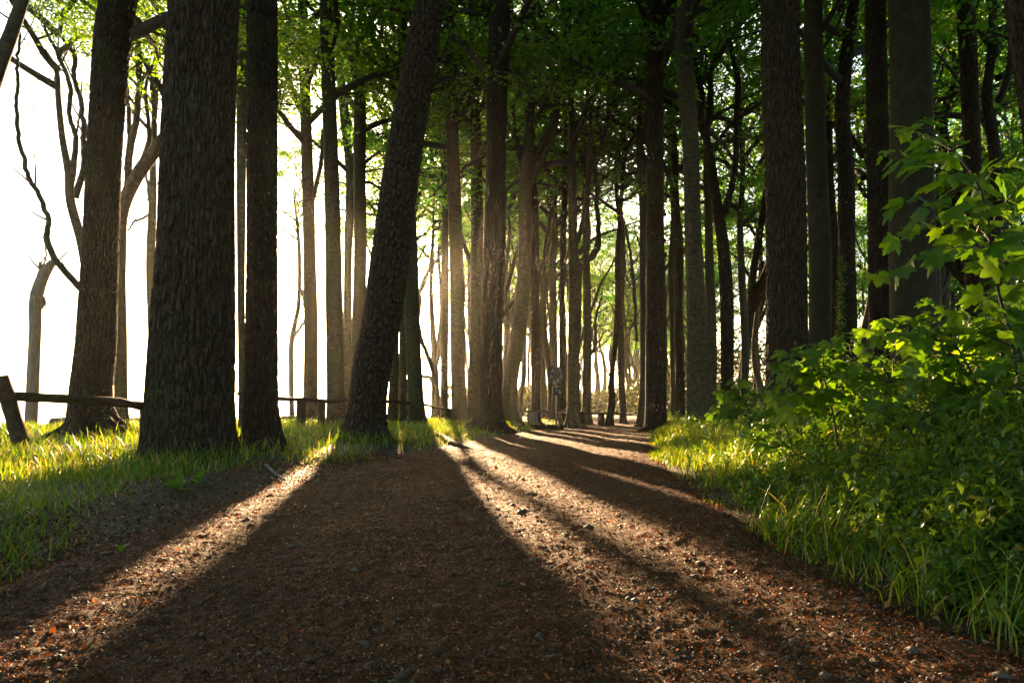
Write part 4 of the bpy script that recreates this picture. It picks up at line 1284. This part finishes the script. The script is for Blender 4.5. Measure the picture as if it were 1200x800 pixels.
# ------------------------------------------------------------------ maple saplings with single leaves
def maple_leaf(seed, name='leaf'):
    """palmate five-lobed blade, base at origin, tip along +Y, unit length, gently cupped"""
    r = np.random.default_rng(seed)
    half = [(112, 0.40), (97, 0.52), (84, 0.66), (76, 0.60), (66, 0.58), (56, 0.80), (50, 0.83), (44, 0.96), (37, 0.86), (30, 0.72), (23, 0.66), (17, 0.83), (11, 0.86), (7, 0.98)]
    pol = [(-a, q) for a, q in half] + [(0, 1.12)] + [(a, q * 0.98) for a, q in reversed(half)]
    cen = np.array([0, 0.16])
    out = []
    for a, q in pol:
        a_ = math.radians(a + r.normal() * 1.5); q *= 0.9 + r.normal() * 0.02
        out.append([math.sin(a_) * q * 0.92, 0.16 + math.cos(a_) * q * 0.84])
    out = np.array(out)
    cup = r.uniform(0.05, 0.3); droop = r.uniform(0.15, 0.6); tw = r.normal() * 0.15
    def zz(p): return -droop * p[:, 1] ** 2 + cup * np.abs(p[:, 0]) - 0.25 * p[:, 0] ** 2 + tw * p[:, 0] * p[:, 1] + 0.03 * np.sin(p[:, 0] * 14 + seed)
    mid = cen + (out - cen) * 0.5
    V2 = np.concatenate([[cen], [[0, 0]], mid, out])
    V = np.column_stack([V2, zz(V2)])
    n = len(out)
    T, Qd = [], []
    for k in range(n - 1):
        T.append([0, 2 + k + 1, 2 + k])
        Qd.append([2 + k, 2 + k + 1, 2 + n + k + 1, 2 + n + k])
    T += [[1, 0, 2], [1, 2 + n - 1, 0], [1, 2, 2 + n], [1, 2 + n + n - 1, 2 + n - 1]]
    # petiole
    V = np.concatenate([V, [[-0.012, 0, 0], [0.012, 0, 0], [0.01, -0.5, 0.1], [-0.01, -0.5, 0.1], [0, 0, 0.015], [0, -0.5, 0.115]]])
    b0 = 2 + 2 * n
    Qd += [[b0, b0 + 1, b0 + 2, b0 + 3], [b0, b0 + 3, b0 + 5, b0 + 4]]
    return npmesh(name, V, [np.array(Qd), np.array(T)], M['maple'], smooth=True)
ML = [maple_leaf(k) for k in range(10)]

def rot_to(D, Nn):
    """matrix whose Y = D, Z ~ N"""
    D = Vector(D).normalized(); Nn = Vector(Nn)
    X_ = D.cross(Nn).normalized(); Z_ = X_.cross(D).normalized()
    return Matrix((X_, D, Z_)).transposed()

def sapling(name, label, base, spine, branches, leaf_len, seed, group=None, pair_step=0.09, extra=0, sag=0.0):
    """spine: list of points (world, absolute); branches: list of point lists"""
    r = random.Random(seed)
    t = empty(name, base, label, 'sapling', group)
    b0 = np.array(base)
    G = Geo()
    P = resample(np.array(spine, float), 24) - b0
    V, Qd, _ = tube(P, np.linspace(0.011, 0.004, 24), 7); G.add(V, Qd)
    obj('stem', G.mesh('stem', M['stemdark']), t)
    nleaf = 0
    runs = [(P, 0.45)]
    for br in branches:
        Bp = resample(np.array(br, float), 16) - b0
        G = Geo()
        V, Qd, _ = tube(Bp, np.linspace(0.005, 0.0015, 16), 5); G.add(V, Qd)
        obj('branch', G.mesh('branch', M['stemdark']), t)
        runs.append((Bp, 0.2))
    for R_, t0 in runs:
        s_ = np.concatenate([[0], np.cumsum(np.linalg.norm(np.diff(R_, axis=0), axis=1))])
        u = s_[-1] * t0
        k = 0
        while u <= s_[-1] + 1e-3 and nleaf < 290:
            c = np.array([np.interp(u, s_, R_[:, a]) for a in range(3)])
            i0 = min(len(R_) - 2, int(np.searchsorted(s_, u)))
            dv = R_[i0 + 1] - R_[max(0, i0 - 1)]; dv = dv / np.linalg.norm(dv)
            sd_ = np.cross(dv, [0, 0, 1.0]); nn = np.linalg.norm(sd_)
            sd_ = sd_ / nn if nn > 0.2 else np.array([math.cos(k * 1.57), math.sin(k * 1.57), 0])
            if k % 2 and nn <= 0.5: sd_ = np.cross(sd_, dv)
            f = u / s_[-1]
            for sg_ in (-1, 1):
                ll = leaf_len * (1.15 - 0.45 * f) * r.uniform(0.5, 1.25)
                D = sd_ * sg_ * 0.9 + dv * 0.5 + np.array([r.gauss(0, .25), r.gauss(0, .25), -0.35 + r.gauss(0, .25) - sag])
                Nn = np.array([r.gauss(-0.1, .5), r.gauss(-0.5, .5), 1.0])
                D = D / np.linalg.norm(D)
                o = bpy.data.objects.new('leaf', ML[r.randrange(10)])
                mtx = rot_to(D, Nn).to_4x4()
                mtx.translation = Vector(c + D * ll * 0.5)
                o.matrix_local = mtx @ Matrix.Scale(ll, 4)
                link(o, t); nleaf += 1
            if u >= s_[-1] - 1e-3: break
            u = min(s_[-1], u + pair_step * r.uniform(0.7, 1.3)); k += 1
    return t

def gp(a, b_, d_): return px(a, b_, d_)
# the tall one at the right border
D1 = 3.6
b1 = px(1205, 640, D1); b1[2] = gzf(b1[0], b1[1])
sapling('maple_sapling', 'tall maple sapling reaching in from the right border, large lit leaves before the thick beech', b1,
        [b1, px(1190, 420, D1 + .1), px(1165, 320, D1), px(1148, 220, D1 - .1), px(1115, 175, D1), px(1080, 148, D1)],
        [[px(1150, 225, D1), px(1118, 205, D1 - .1), px(1080, 190, D1 - .15), px(1040, 178, D1 - .2)],
         [px(1155, 260, D1), px(1110, 240, D1 - .2), px(1065, 232, D1 - .3)],
         [px(1160, 290, D1), px(1120, 290, D1 - .2), px(1075, 300, D1 - .3), px(1030, 318, D1 - .35)],
         [px(1158, 270, D1), px(1180, 235, D1 - .1), px(1200, 215, D1 - .2), px(1225, 205, D1 - .2)],
         [px(1120, 178, D1), px(1085, 160, D1 + .2), px(1060, 150, D1 + .3)],
         [px(1168, 320, D1), px(1150, 270, D1 + .3), px(1130, 255, D1 + .4)],
         [px(1146, 215, D1), px(1170, 195, D1 + .2), px(1195, 180, D1 + .3)],
         [px(1165, 310, D1), px(1195, 300, D1 - .2), px(1230, 290, D1 - .2)],
         [px(1162, 300, D1), px(1115, 262, D1 + .1), px(1070, 262, D1), px(1045, 272, D1)]],
        0.135, 1, pair_step=0.085)
# bushy saplings in the middle of the bank
D2 = 3.9
SAP = [
    ('arching maple sapling whose leaf fans overhang the bushes below the thick beech', 3.9, (1150, 560), [(1140, 440), (1110, 390), (1090, 365)],
     [[(1130, 430), (1090, 395), (1060, 385), (1030, 392)], [(1120, 410), (1150, 370), (1180, 350), (1210, 345)], [(1112, 395), (1095, 372), (1070, 365)], [(1135, 450), (1175, 420), (1200, 410)], [(1128, 430), (1085, 420), (1050, 425)]], 0.12),
    ('leafy maple sapling in front of the huge black trunk, drooping leaves over the verge', 4.6, (985, 560), [(975, 480), (960, 430), (945, 405)],
     [[(972, 470), (940, 425), (915, 415), (895, 425)], [(968, 450), (1000, 420), (1025, 412), (1045, 425)], [(972, 480), (935, 460), (905, 462)], [(965, 440), (955, 410), (960, 398)], [(975, 490), (1010, 465), (1035, 470)]], 0.12),
    ('maple sapling filling the gap between the dark rough trunk and the thick beech', 4.2, (1075, 580), [(1065, 500), (1045, 450), (1030, 420)],
     [[(1062, 495), (1030, 465), (1000, 455), (975, 462)], [(1058, 480), (1095, 450), (1125, 440), (1150, 452)], [(1045, 450), (1060, 415), (1080, 395)], [(1062, 505), (1100, 490), (1135, 492)], [(1045, 450), (1015, 425), (1000, 418)]], 0.11),
    ('small maple sapling standing alone where the verge meets the dark trunks, left of the bushes', 7.4, (888, 530), [(880, 490), (870, 462), (866, 450)],
     [[(875, 475), (860, 458), (845, 455)], [(874, 470), (890, 455), (905, 458)], [(870, 462), (862, 447), (855, 445)], [(878, 485), (895, 478), (908, 482)], [(876, 480), (855, 478), (842, 483)]], 0.12),
    ('dark-leaved maple sapling against the right border at eye level', 3.3, (1230, 600), [(1210, 470), (1195, 410), (1180, 375)],
     [[(1200, 440), (1165, 415), (1140, 412)], [(1205, 460), (1170, 455), (1130, 470)], [(1195, 410), (1170, 375), (1150, 350)], [(1190, 400), (1210, 360), (1230, 340)], [(1208, 480), (1180, 500), (1150, 510)]], 0.115),
    ('low sapling with drooping maple leaves in the heart of the bushes', 3.6, (1100, 640), [(1090, 560), (1075, 520), (1060, 495)],
     [[(1088, 555), (1050, 525), (1020, 520)], [(1085, 545), (1120, 515), (1150, 510)], [(1075, 520), (1085, 490), (1100, 475)], [(1090, 570), (1130, 560), (1165, 565)], [(1088, 560), (1045, 555), (1010, 560)]], 0.095),
    ('low maple sapling spreading over the yellow-lit end of the bushes', 5.2, (935, 590), [(930, 530), (920, 500), (912, 485)],
     [[(928, 525), (905, 505), (885, 502)], [(925, 515), (950, 490), (970, 485)], [(920, 500), (905, 482), (890, 478)], [(930, 535), (960, 520), (985, 522)]], 0.10),
    ('maple seedling clump seen between the pale-sided beech and the ivy-clad tree', 5.5, (1010, 530), [(1005, 470), (1000, 430), (996, 405)],
     [[(1004, 460), (980, 435), (962, 430)], [(1002, 450), (1025, 420), (1042, 415)], [(1000, 430), (985, 408), (972, 402)]], 0.12),
    ('maple sapling with upright leafy shoots right of the arching one', 4.4, (1190, 560), [(1180, 460), (1172, 400), (1165, 345)],
     [[(1178, 440), (1150, 405), (1120, 395)], [(1175, 420), (1200, 385), (1225, 380)], [(1172, 400), (1145, 360), (1120, 345)], [(1168, 370), (1190, 345), (1215, 335)]], 0.12),
]
for k, (lb, d_, bs, sp, brs, ll) in enumerate(SAP):
    b_ = px(bs[0], bs[1], d_); b_[2] = gzf(b_[0], b_[1])
    rr = random.Random(k + 50)
    spine = [b_] + [px(a, c, d_) for a, c in sp]
    bl = []
    for br in brs:
        dy = rr.uniform(-0.5, 0.4)
        bl.append([px(a, c, d_) + np.array([0, dy * q / max(1, len(br) - 1), 0]) for q, (a, c) in enumerate(br)])
        dy2 = rr.uniform(-0.4, 0.6)
        bl.append([px(a + rr.uniform(-8, 8) * q, c + rr.uniform(0, 14) * q, d_) + np.array([0, dy2 * q / max(1, len(br) - 1), 0]) for q, (a, c) in enumerate(br)])
    sapling('maple_sapling', lb, b_, spine, bl, ll * 1.0, 10 + k, pair_step=0.075, sag=0.15)

# ------------------------------------------------------------------ broad-leaved weeds at the verge
def weed(name, label, a, b_, n, ll, seed, wd=0.4, up=0.9):
    r = random.Random(seed)
    d_ = 520 / (b_ - HORY); d_ *= 0.93
    x, y = (a - 600) * d_ / 800, d_
    t = empty(name, (x, y, gzf(x, y)), label, 'plant')
    # lance-shaped blade
    n1 = 6
    V, Qd = [], []
    for k in range(n1 + 1):
        f = k / n1
        wv = math.sin(PI * min(1, f * 0.93 + 0.05)) ** 0.8 * wd / 2
        z = 0.18 * f - 0.35 * f * f
        V += [[-wv, f, z + 0.12 * wv], [0, f, z], [wv, f, z + 0.12 * wv]]
        if k < n1:
            q = k * 3
            Qd += [[q, q + 1, q + 4, q + 3], [q + 1, q + 2, q + 5, q + 4]]
    me = npmesh('leaf', V, np.array(Qd), M['maple'])
    st = Geo(); hgt = ll * up
    Vt, Qt, _ = tube(np.array([[0, 0, -0.02], [0.01, 0, hgt * 0.5], [0.0, 0.01, hgt]]), [0.004, 0.003, 0.002], 5); st.add(Vt, Qt)
    obj('stem', st.mesh('stem', M['stem']), t)
    for k in range(n):
        az = k * 2.4 + r.uniform(-.3, .3); el = r.uniform(0.2, 1.1)
        D = Vector((math.cos(az) * math.cos(el), math.sin(az) * math.cos(el), math.sin(el)))
        o = bpy.data.objects.new('leaf', me)
        mtx = rot_to(D, Vector((-D.x * 0.6, -D.y * 0.6, 1))).to_4x4()
        mtx.translation = Vector((0, 0, hgt * (k / n)))
        o.matrix_local = mtx @ Matrix.Scale(ll * r.uniform(0.7, 1.15), 4)
        link(o, t)
    return t
weed('leafy_weed', 'bright narrow-leaved weed poking out of the lower right bushes', 1072, 660, 6, 0.11, 1, 0.3)
weed('leafy_weed', 'pale broad-leaved seedling leaning over the path at the right verge', 902, 625, 5, 0.11, 2, 0.5)
weed('leafy_weed', 'round-leaved weed at the bottom right among the grass', 1152, 705, 6, 0.085, 3, 0.7)
weed('leafy_weed', 'small two-leaved seedling in the dark litter left of the path', 142, 640, 4, 0.05, 4, 0.5)
weed('leafy_weed', 'low broad-leaved rosette in the grass at the foot of the massive oak, left side', 208, 578, 8, 0.14, 5, 0.45, 0.15)
weed('leafy_weed', 'lone seedling among the lit litter left of centre of the right verge', 970, 600, 6, 0.10, 6, 0.5)
weed('leafy_weed', 'upright dock-like weed beside the oak foot, right of the rosette', 232, 572, 7, 0.13, 7, 0.4, 0.5)
weed('leafy_weed', 'large single leafy weed at the right border, highest of the bright weeds', 1180, 665, 6, 0.10, 8, 0.4)

# dandelion clock
d_ = 5.6
b_ = px(137, 584, d_); b_[2] = gzf(b_[0], b_[1])
hd = px(137, 569, d_) - b_
t = empty('dandelion', b_, 'white dandelion clock in the grass near the foot of the massive oak', 'flower')
G = Geo(); V, Qd, _ = tube(np.array([[0, 0, 0], [0.01, 0, hd[2] * 0.5], hd]), [0.003, 0.0025, 0.002], 6); G.add(V, Qd)
obj('stem', G.mesh('stem', M['stem']), t)
r = np.random.default_rng(9)
G = Geo()
dirs = unit(r.normal(size=(220, 3)))
for dv in dirs:
    s1 = unit(np.cross(dv, r.normal(size=3))); s2 = np.cross(dv, s1)
    c = hd + dv * 0.026
    G.add(np.array([hd + dv * 0.004, hd + dv * 0.004 + s1 * 0.0008, c]), T=[[0, 1, 2]])
    for a in range(3):
        q = s1 * math.cos(a * 2.1) + s2 * math.sin(a * 2.1)
        G.add(np.array([c, c + q * 0.006 + dv * 0.003, c + q * 0.006 + dv * 0.003 + np.cross(q, dv) * 0.0012]), T=[[0, 1, 2]])
obj('seed_head', G.mesh('seed_head', M['fluff'], smooth=False), t)

# ------------------------------------------------------------------ ivy on the crooked tree, mossy ground details
r = np.random.default_rng(33)
n = 1500
py_ = r.uniform(300, 495, n); w_ = np.clip(r.normal(size=n) * 2.3, -6, 6)
C = np.array([px(a, b_, 16.5 - 0.05) for a, b_ in zip(985 + w_, py_)])
C[:, 1] -= r.uniform(0, 0.25, n) - 0.1
D = unit(r.normal(size=(n, 3)) + np.array([0, -0.5, -0.6])); Nn = unit(np.array([-0.3, -1, 0.4]) + r.normal(size=(n, 3)) * 0.4)
Nn = unit(Nn - (Nn * D).sum(1)[:, None] * D)
V, T = rhomb_leaves(C, D, Nn, r.uniform(0.04, 0.07, n), r.uniform(0.035, 0.06, n))
ivy_tree = [o for o in COL.objects if o.get('label', '').startswith('crooked dark tree with ivy')][0]
V = V - np.array(ivy_tree.location)
o = obj('ivy', npmesh('ivy', V, T, M['herb'], smooth=False), ivy_tree)
tag(o, kind='stuff')

# ------------------------------------------------------------------ rustic fence, section by section
def pole(pts, r0, r1, seed, seg=10, bumps=0.12):
    r = np.random.default_rng(seed)
    c = resample(np.array(pts, float), max(10, 6 * len(pts)))
    rad = np.linspace(r0, r1, len(c)) * (1 + bumps * r.normal(size=len(c)) * 0.6)
    V, Qd, Tr = tube(c, rad, seg, lambda TH, S, R, P: R * 0.10 * np.sin(TH * 3 + S * 4 + seed), close=True)
    G = Geo(); G.add(V, Qd, Tr)
    return G.mesh('pole', M['rail'])
def fence(label, d0, rails, posts):
    """rails: [(px,py,depth)...]; posts: [(px_base, px_top, py_top, depth, width px)]"""
    bp_ = px(posts[0][0], HORY, posts[0][3]); bp_[2] = gzf(bp_[0], bp_[1])
    t = empty('rustic_fence', bp_, label, 'fence')
    for k, (rl, wpx) in enumerate(rails):
        P = [px(a, b_, dd) - bp_ for a, b_, dd in rl]
        rr = wpx * rl[0][2] / FPX / 2; r2 = wpx * 0.85 * rl[-1][2] / FPX / 2 * 0.95
        obj('rail', pole(P, rr, r2, 205 + k + int(rl[0][0]), 12), t)
    for k, (xb, xt, yt, dd, w) in enumerate(posts):
        a = px(xb, HORY, dd); a[2] = gzf(a[0], a[1]) - 0.25
        c = px(xt, yt, dd)
        obj('post', pole([a - bp_, (a + c) / 2 - bp_, c - bp_], w * dd / FPX / 2 * 1.05, w * dd / FPX / 2, 209 + k + int(xb), 12, 0.06), t)
fence('far left rustic fence section, slanting post and long rail ending at the massive oak', 7.4,
      [([(-60, 458, 7.0), (0, 463, 7.5), (80, 467, 8.0), (130, 471, 8.5), (178, 477, 9.2)], 12)],
      [(37, 0, 442, 7.55, 17), (173, 171, 474, 9.1, 13), (-8, -12, 445, 8.6, 14)])
fence('rustic fence section behind the gap between the dark trunks and the leaning plated trunk', 15,
      [([(280, 461, 12.0), (325, 467, 13.5), (360, 468, 15.0), (385, 470, 15.6)], 5.5), ([(378, 471, 15.6), (405, 468, 16.6), (440, 467, 18.0)], 5)],
      [(353, 353, 467, 15, 11), (377, 377, 470, 15.6, 9)])
fence('rustic fence section with a sagging end, between the leaning plated trunk and the straight pair', 19,
      [([(438, 470, 18), (470, 471, 19.0), (488, 474, 19.8)], 4.0), ([(490, 472, 19.8), (520, 479, 20.6), (560, 480, 22.2), (600, 480, 24)], 3.2)],
      [(472, 472, 468, 19.1, 8), (524, 526, 478, 20.8, 7)])
fence('low fence with two squared posts beside the sign in the middle distance', 22,
      [([(617, 481.5, 22.0), (640, 482, 22.2), (662, 483, 22.4), (684, 483, 22.6)], 2.4), ([(676, 484, 22.8), (700, 484, 23.6), (740, 486, 26)], 2.2)],
      [(682, 682, 484, 22.6, 7), (705, 704, 484, 24.0, 8)])
low = [o for o in COL.objects if o.get('label', '').startswith('low fence with two squared posts')][0]
lb_ = np.array(low.location)
for (x0, x1, y0) in ((618, 630, 482), (606, 612, 484)):
    dd = 22.3 if x0 > 610 else 23
    c0 = px((x0 + x1) / 2, HORY, dd); z0 = gzf(c0[0], c0[1]) - 0.1; z1 = px(0, y0, dd)[2]
    G = Geo(); V, Qd = boxgeo([c0[0] - lb_[0], c0[1] - lb_[1], (z0 + z1) / 2 - lb_[2]], [(x1 - x0) * dd / 800, 0.22, z1 - z0]); G.add(V, Qd)
    obj('squared_post', G.mesh('squared_post', M['grey'], smooth=False), low)

# ------------------------------------------------------------------ sign on a post
DS = 20.8
sb = px(652, 503, DS); sb[2] = gzf(sb[0], sb[1])
t = empty('trail_sign', sb, 'dark trail sign with stacked panels of white pictograms on a thin post beside the path', 'sign')
def sb_box(x0, x1, y0, y1, dy=0.0, th=0.02):
    a = px(x0, y0, DS) - sb; c = px(x1, y1, DS) - sb
    return boxgeo([(a[0] + c[0]) / 2, dy, (a[2] + c[2]) / 2], [abs(c[0] - a[0]), th, abs(a[2] - c[2])])
G = Geo(); V, Qd, Tr = tube(np.array([[0, 0.02, -0.2], [0, 0.02, 1.0], [0, 0.02, px(0, 429, DS)[2] - sb[2]]]), [0.026] * 3, 10, close=True); G.add(V, Qd, Tr)
obj('post', G.mesh('post', M['metal']), t)
panels = [((643.6, 651.4, 430, 452.5), [(647.5, 434.5), (646, 441), (648.5, 447.5)]), ((652.0, 660.2, 430, 452.5), [(656, 434), (657.5, 440.5), (654.5, 446)]), ((648.5, 658, 453.2, 463), [(652, 457), (655.5, 459.5)])]
for (x0, x1, y0, y1), dots in panels:
    G = Geo(); V, Qd = sb_box(x0, x1, y0, y1, -0.02); G.add(V, Qd)
    pn = obj('panel', G.mesh('panel', M['signdark'], smooth=False), t)
    for k, (dx_, dz_) in enumerate(dots):
        G = Geo()
        # walker / rider like pictogram: head, body, two legs
        c = px(dx_, dz_, DS) - sb
        th = np.linspace(0, 2 * PI, 12, endpoint=False)
        hx = c[0] + 0.022 * np.cos(th); hz = c[2] + 0.05 + 0.022 * np.sin(th)
        Vv = np.concatenate([[[c[0], -0.034, c[2] + 0.05]], np.stack([hx, np.full(12, -0.034), hz], -1)])
        G.add(Vv, T=[[0, 1 + a, 1 + (a + 1) % 12] for a in range(12)])
        V, Qd = boxgeo([c[0], -0.034, c[2]], [0.07, 0.004, 0.05]); G.add(V, Qd)
        V, Qd = boxgeo([c[0] - 0.03, -0.034, c[2] - 0.045], [0.022, 0.004, 0.045]); G.add(V, Qd)
        V, Qd = boxgeo([c[0] + 0.03, -0.034, c[2] - 0.045], [0.022, 0.004, 0.045]); G.add(V, Qd)
        obj('pictogram', G.mesh('pictogram', M['white'], smooth=False), pn)
# dark timber sill at the path edge below the sign
a = px(621, 503, 20.4); c = px(661, 503, 20.4)
z0 = gzf((a[0] + c[0]) / 2, 20.4)
G = Geo()
V, Qd, Tr = tube(resample(np.array([[a[0], 20.5, z0 + 0.06], [(a[0] + c[0]) / 2, 20.42, z0 + 0.075], [c[0], 20.4, z0 + 0.06]]), 14), np.full(14, 0.085), 10, close=True); G.add(V, Qd, Tr)
o = obj('edging_log', G.mesh('edging_log', M['dark'])); tag(o, 'dark log lying along the path edge at the foot of the trail sign', 'log')

# ------------------------------------------------------------------ roots, sticks, cliff-edge driftwood and boulders
def stick(name, label, cat, pts, r0, r1, mat='rail', grp=None):
    c = resample(np.array(pts, float), 18)
    V, Qd, Tr = tube(c, np.linspace(r0, r1, 18), 8, lambda TH, S, R, P: R * 0.15 * np.sin(TH * 2 + S * 9), close=True)
    G = Geo(); G.add(V, Qd, Tr)
    o = obj(name, G.mesh(name, M[mat])); return tag(o, label, cat, grp)
def gpt(a, b_, lift=0.02):
    d_ = 520 / (b_ - HORY)
    x, y = (a - 600) * d_ / 800, d_ * 0.93
    x = (a - 600) * y / 800
    return np.array([x, y, gzf(x, y) + lift])
stick('fallen_stick', 'pale fallen stick at the foot of the dark trunk right of the massive oak', 'stick', [gpt(312, 552), gpt(322, 556), gpt(334, 560)], 0.018, 0.008, 'grey')
stick('surface_root', 'bare root snaking from the leaning plated trunk toward the path', 'root', [gpt(446, 527, 0.0), gpt(456, 531, 0.03), gpt(470, 535, 0.0), gpt(486, 538, -0.03)], 0.06, 0.03, 'dark')
stick('surface_root', 'long root running from the broad-footed trunk along the path edge', 'root', [gpt(505, 512, 0.0), gpt(522, 516, 0.04), gpt(540, 522, 0.03), gpt(556, 524, -0.03)], 0.07, 0.04, 'dark')
stick('surface_root', 'knotted root at the seaward side behind the fence, right of the left dark trunk', 'root', [gpt(146, 512, 0.0), gpt(156, 514, 0.06), gpt(170, 516, -0.02)], 0.07, 0.04, 'dark')
stick('fallen_branch', 'grey fallen branch lying behind the fence posts near the leaning trunk', 'branch', [px(322, 496, 19) , px(350, 495, 19), px(378, 492, 20)], 0.10, 0.05, 'grey')
def boulder(label, a, b_, d_, s_, seed, mat='stone'):
    c = px(a, b_, d_)
    c[2] = gzf(c[0], c[1]) + s_ * 0.15
    o = obj('boulder', stone_mesh(seed, s_), None, c)
    tag(o, label, 'rock')
    return o
boulder('rounded boulder on the cliff edge below the broken dead snag', 46, 495, 19.5, 0.34, 1)
boulder('low boulder on the cliff edge between snag and dark brown trunk', 66, 500, 19.8, 0.25, 2)
boulder('pointed boulder half hidden behind the dark brown left trunk', 84, 498, 18.5, 0.42, 3)
boulder('flat grey boulder showing between slim trunk and massive oak', 160, 500, 18.8, 0.36, 4)
boulder('long low boulder behind the first fence post right of the dark trunks', 332, 498, 21, 0.35, 5)
boulder('small boulder beside the sagging fence end', 528, 490, 24, 0.3, 6)

# ------------------------------------------------------------------ haze: pale even morning air over forest and sea
m = bpy.data.materials.new('haze_air'); m.use_nodes = True
nt = m.node_tree
for n_ in list(nt.nodes):
    if n_.type != 'OUTPUT_MATERIAL': nt.nodes.remove(n_)
pv = nt.nodes.new('ShaderNodeVolumePrincipled')
pv.inputs['Color'].default_value = (0.97, 0.91, 0.80, 1)
pv.inputs['Density'].default_value = 0.0003
pv.inputs['Anisotropy'].default_value = 0.82
nt.links.new(pv.outputs[0], nt.nodes['Material Output'].inputs['Volume'])
V, Qd = boxgeo([-400, 700, 5.5], [2400, 2400, 43])
o = obj('haze', npmesh('haze', V, Qd, m, smooth=False))
tag(o, kind='stuff')
print('objects', len(COL.objects), 'tris', sum(len(me.polygons) for me in bpy.data.meshes))
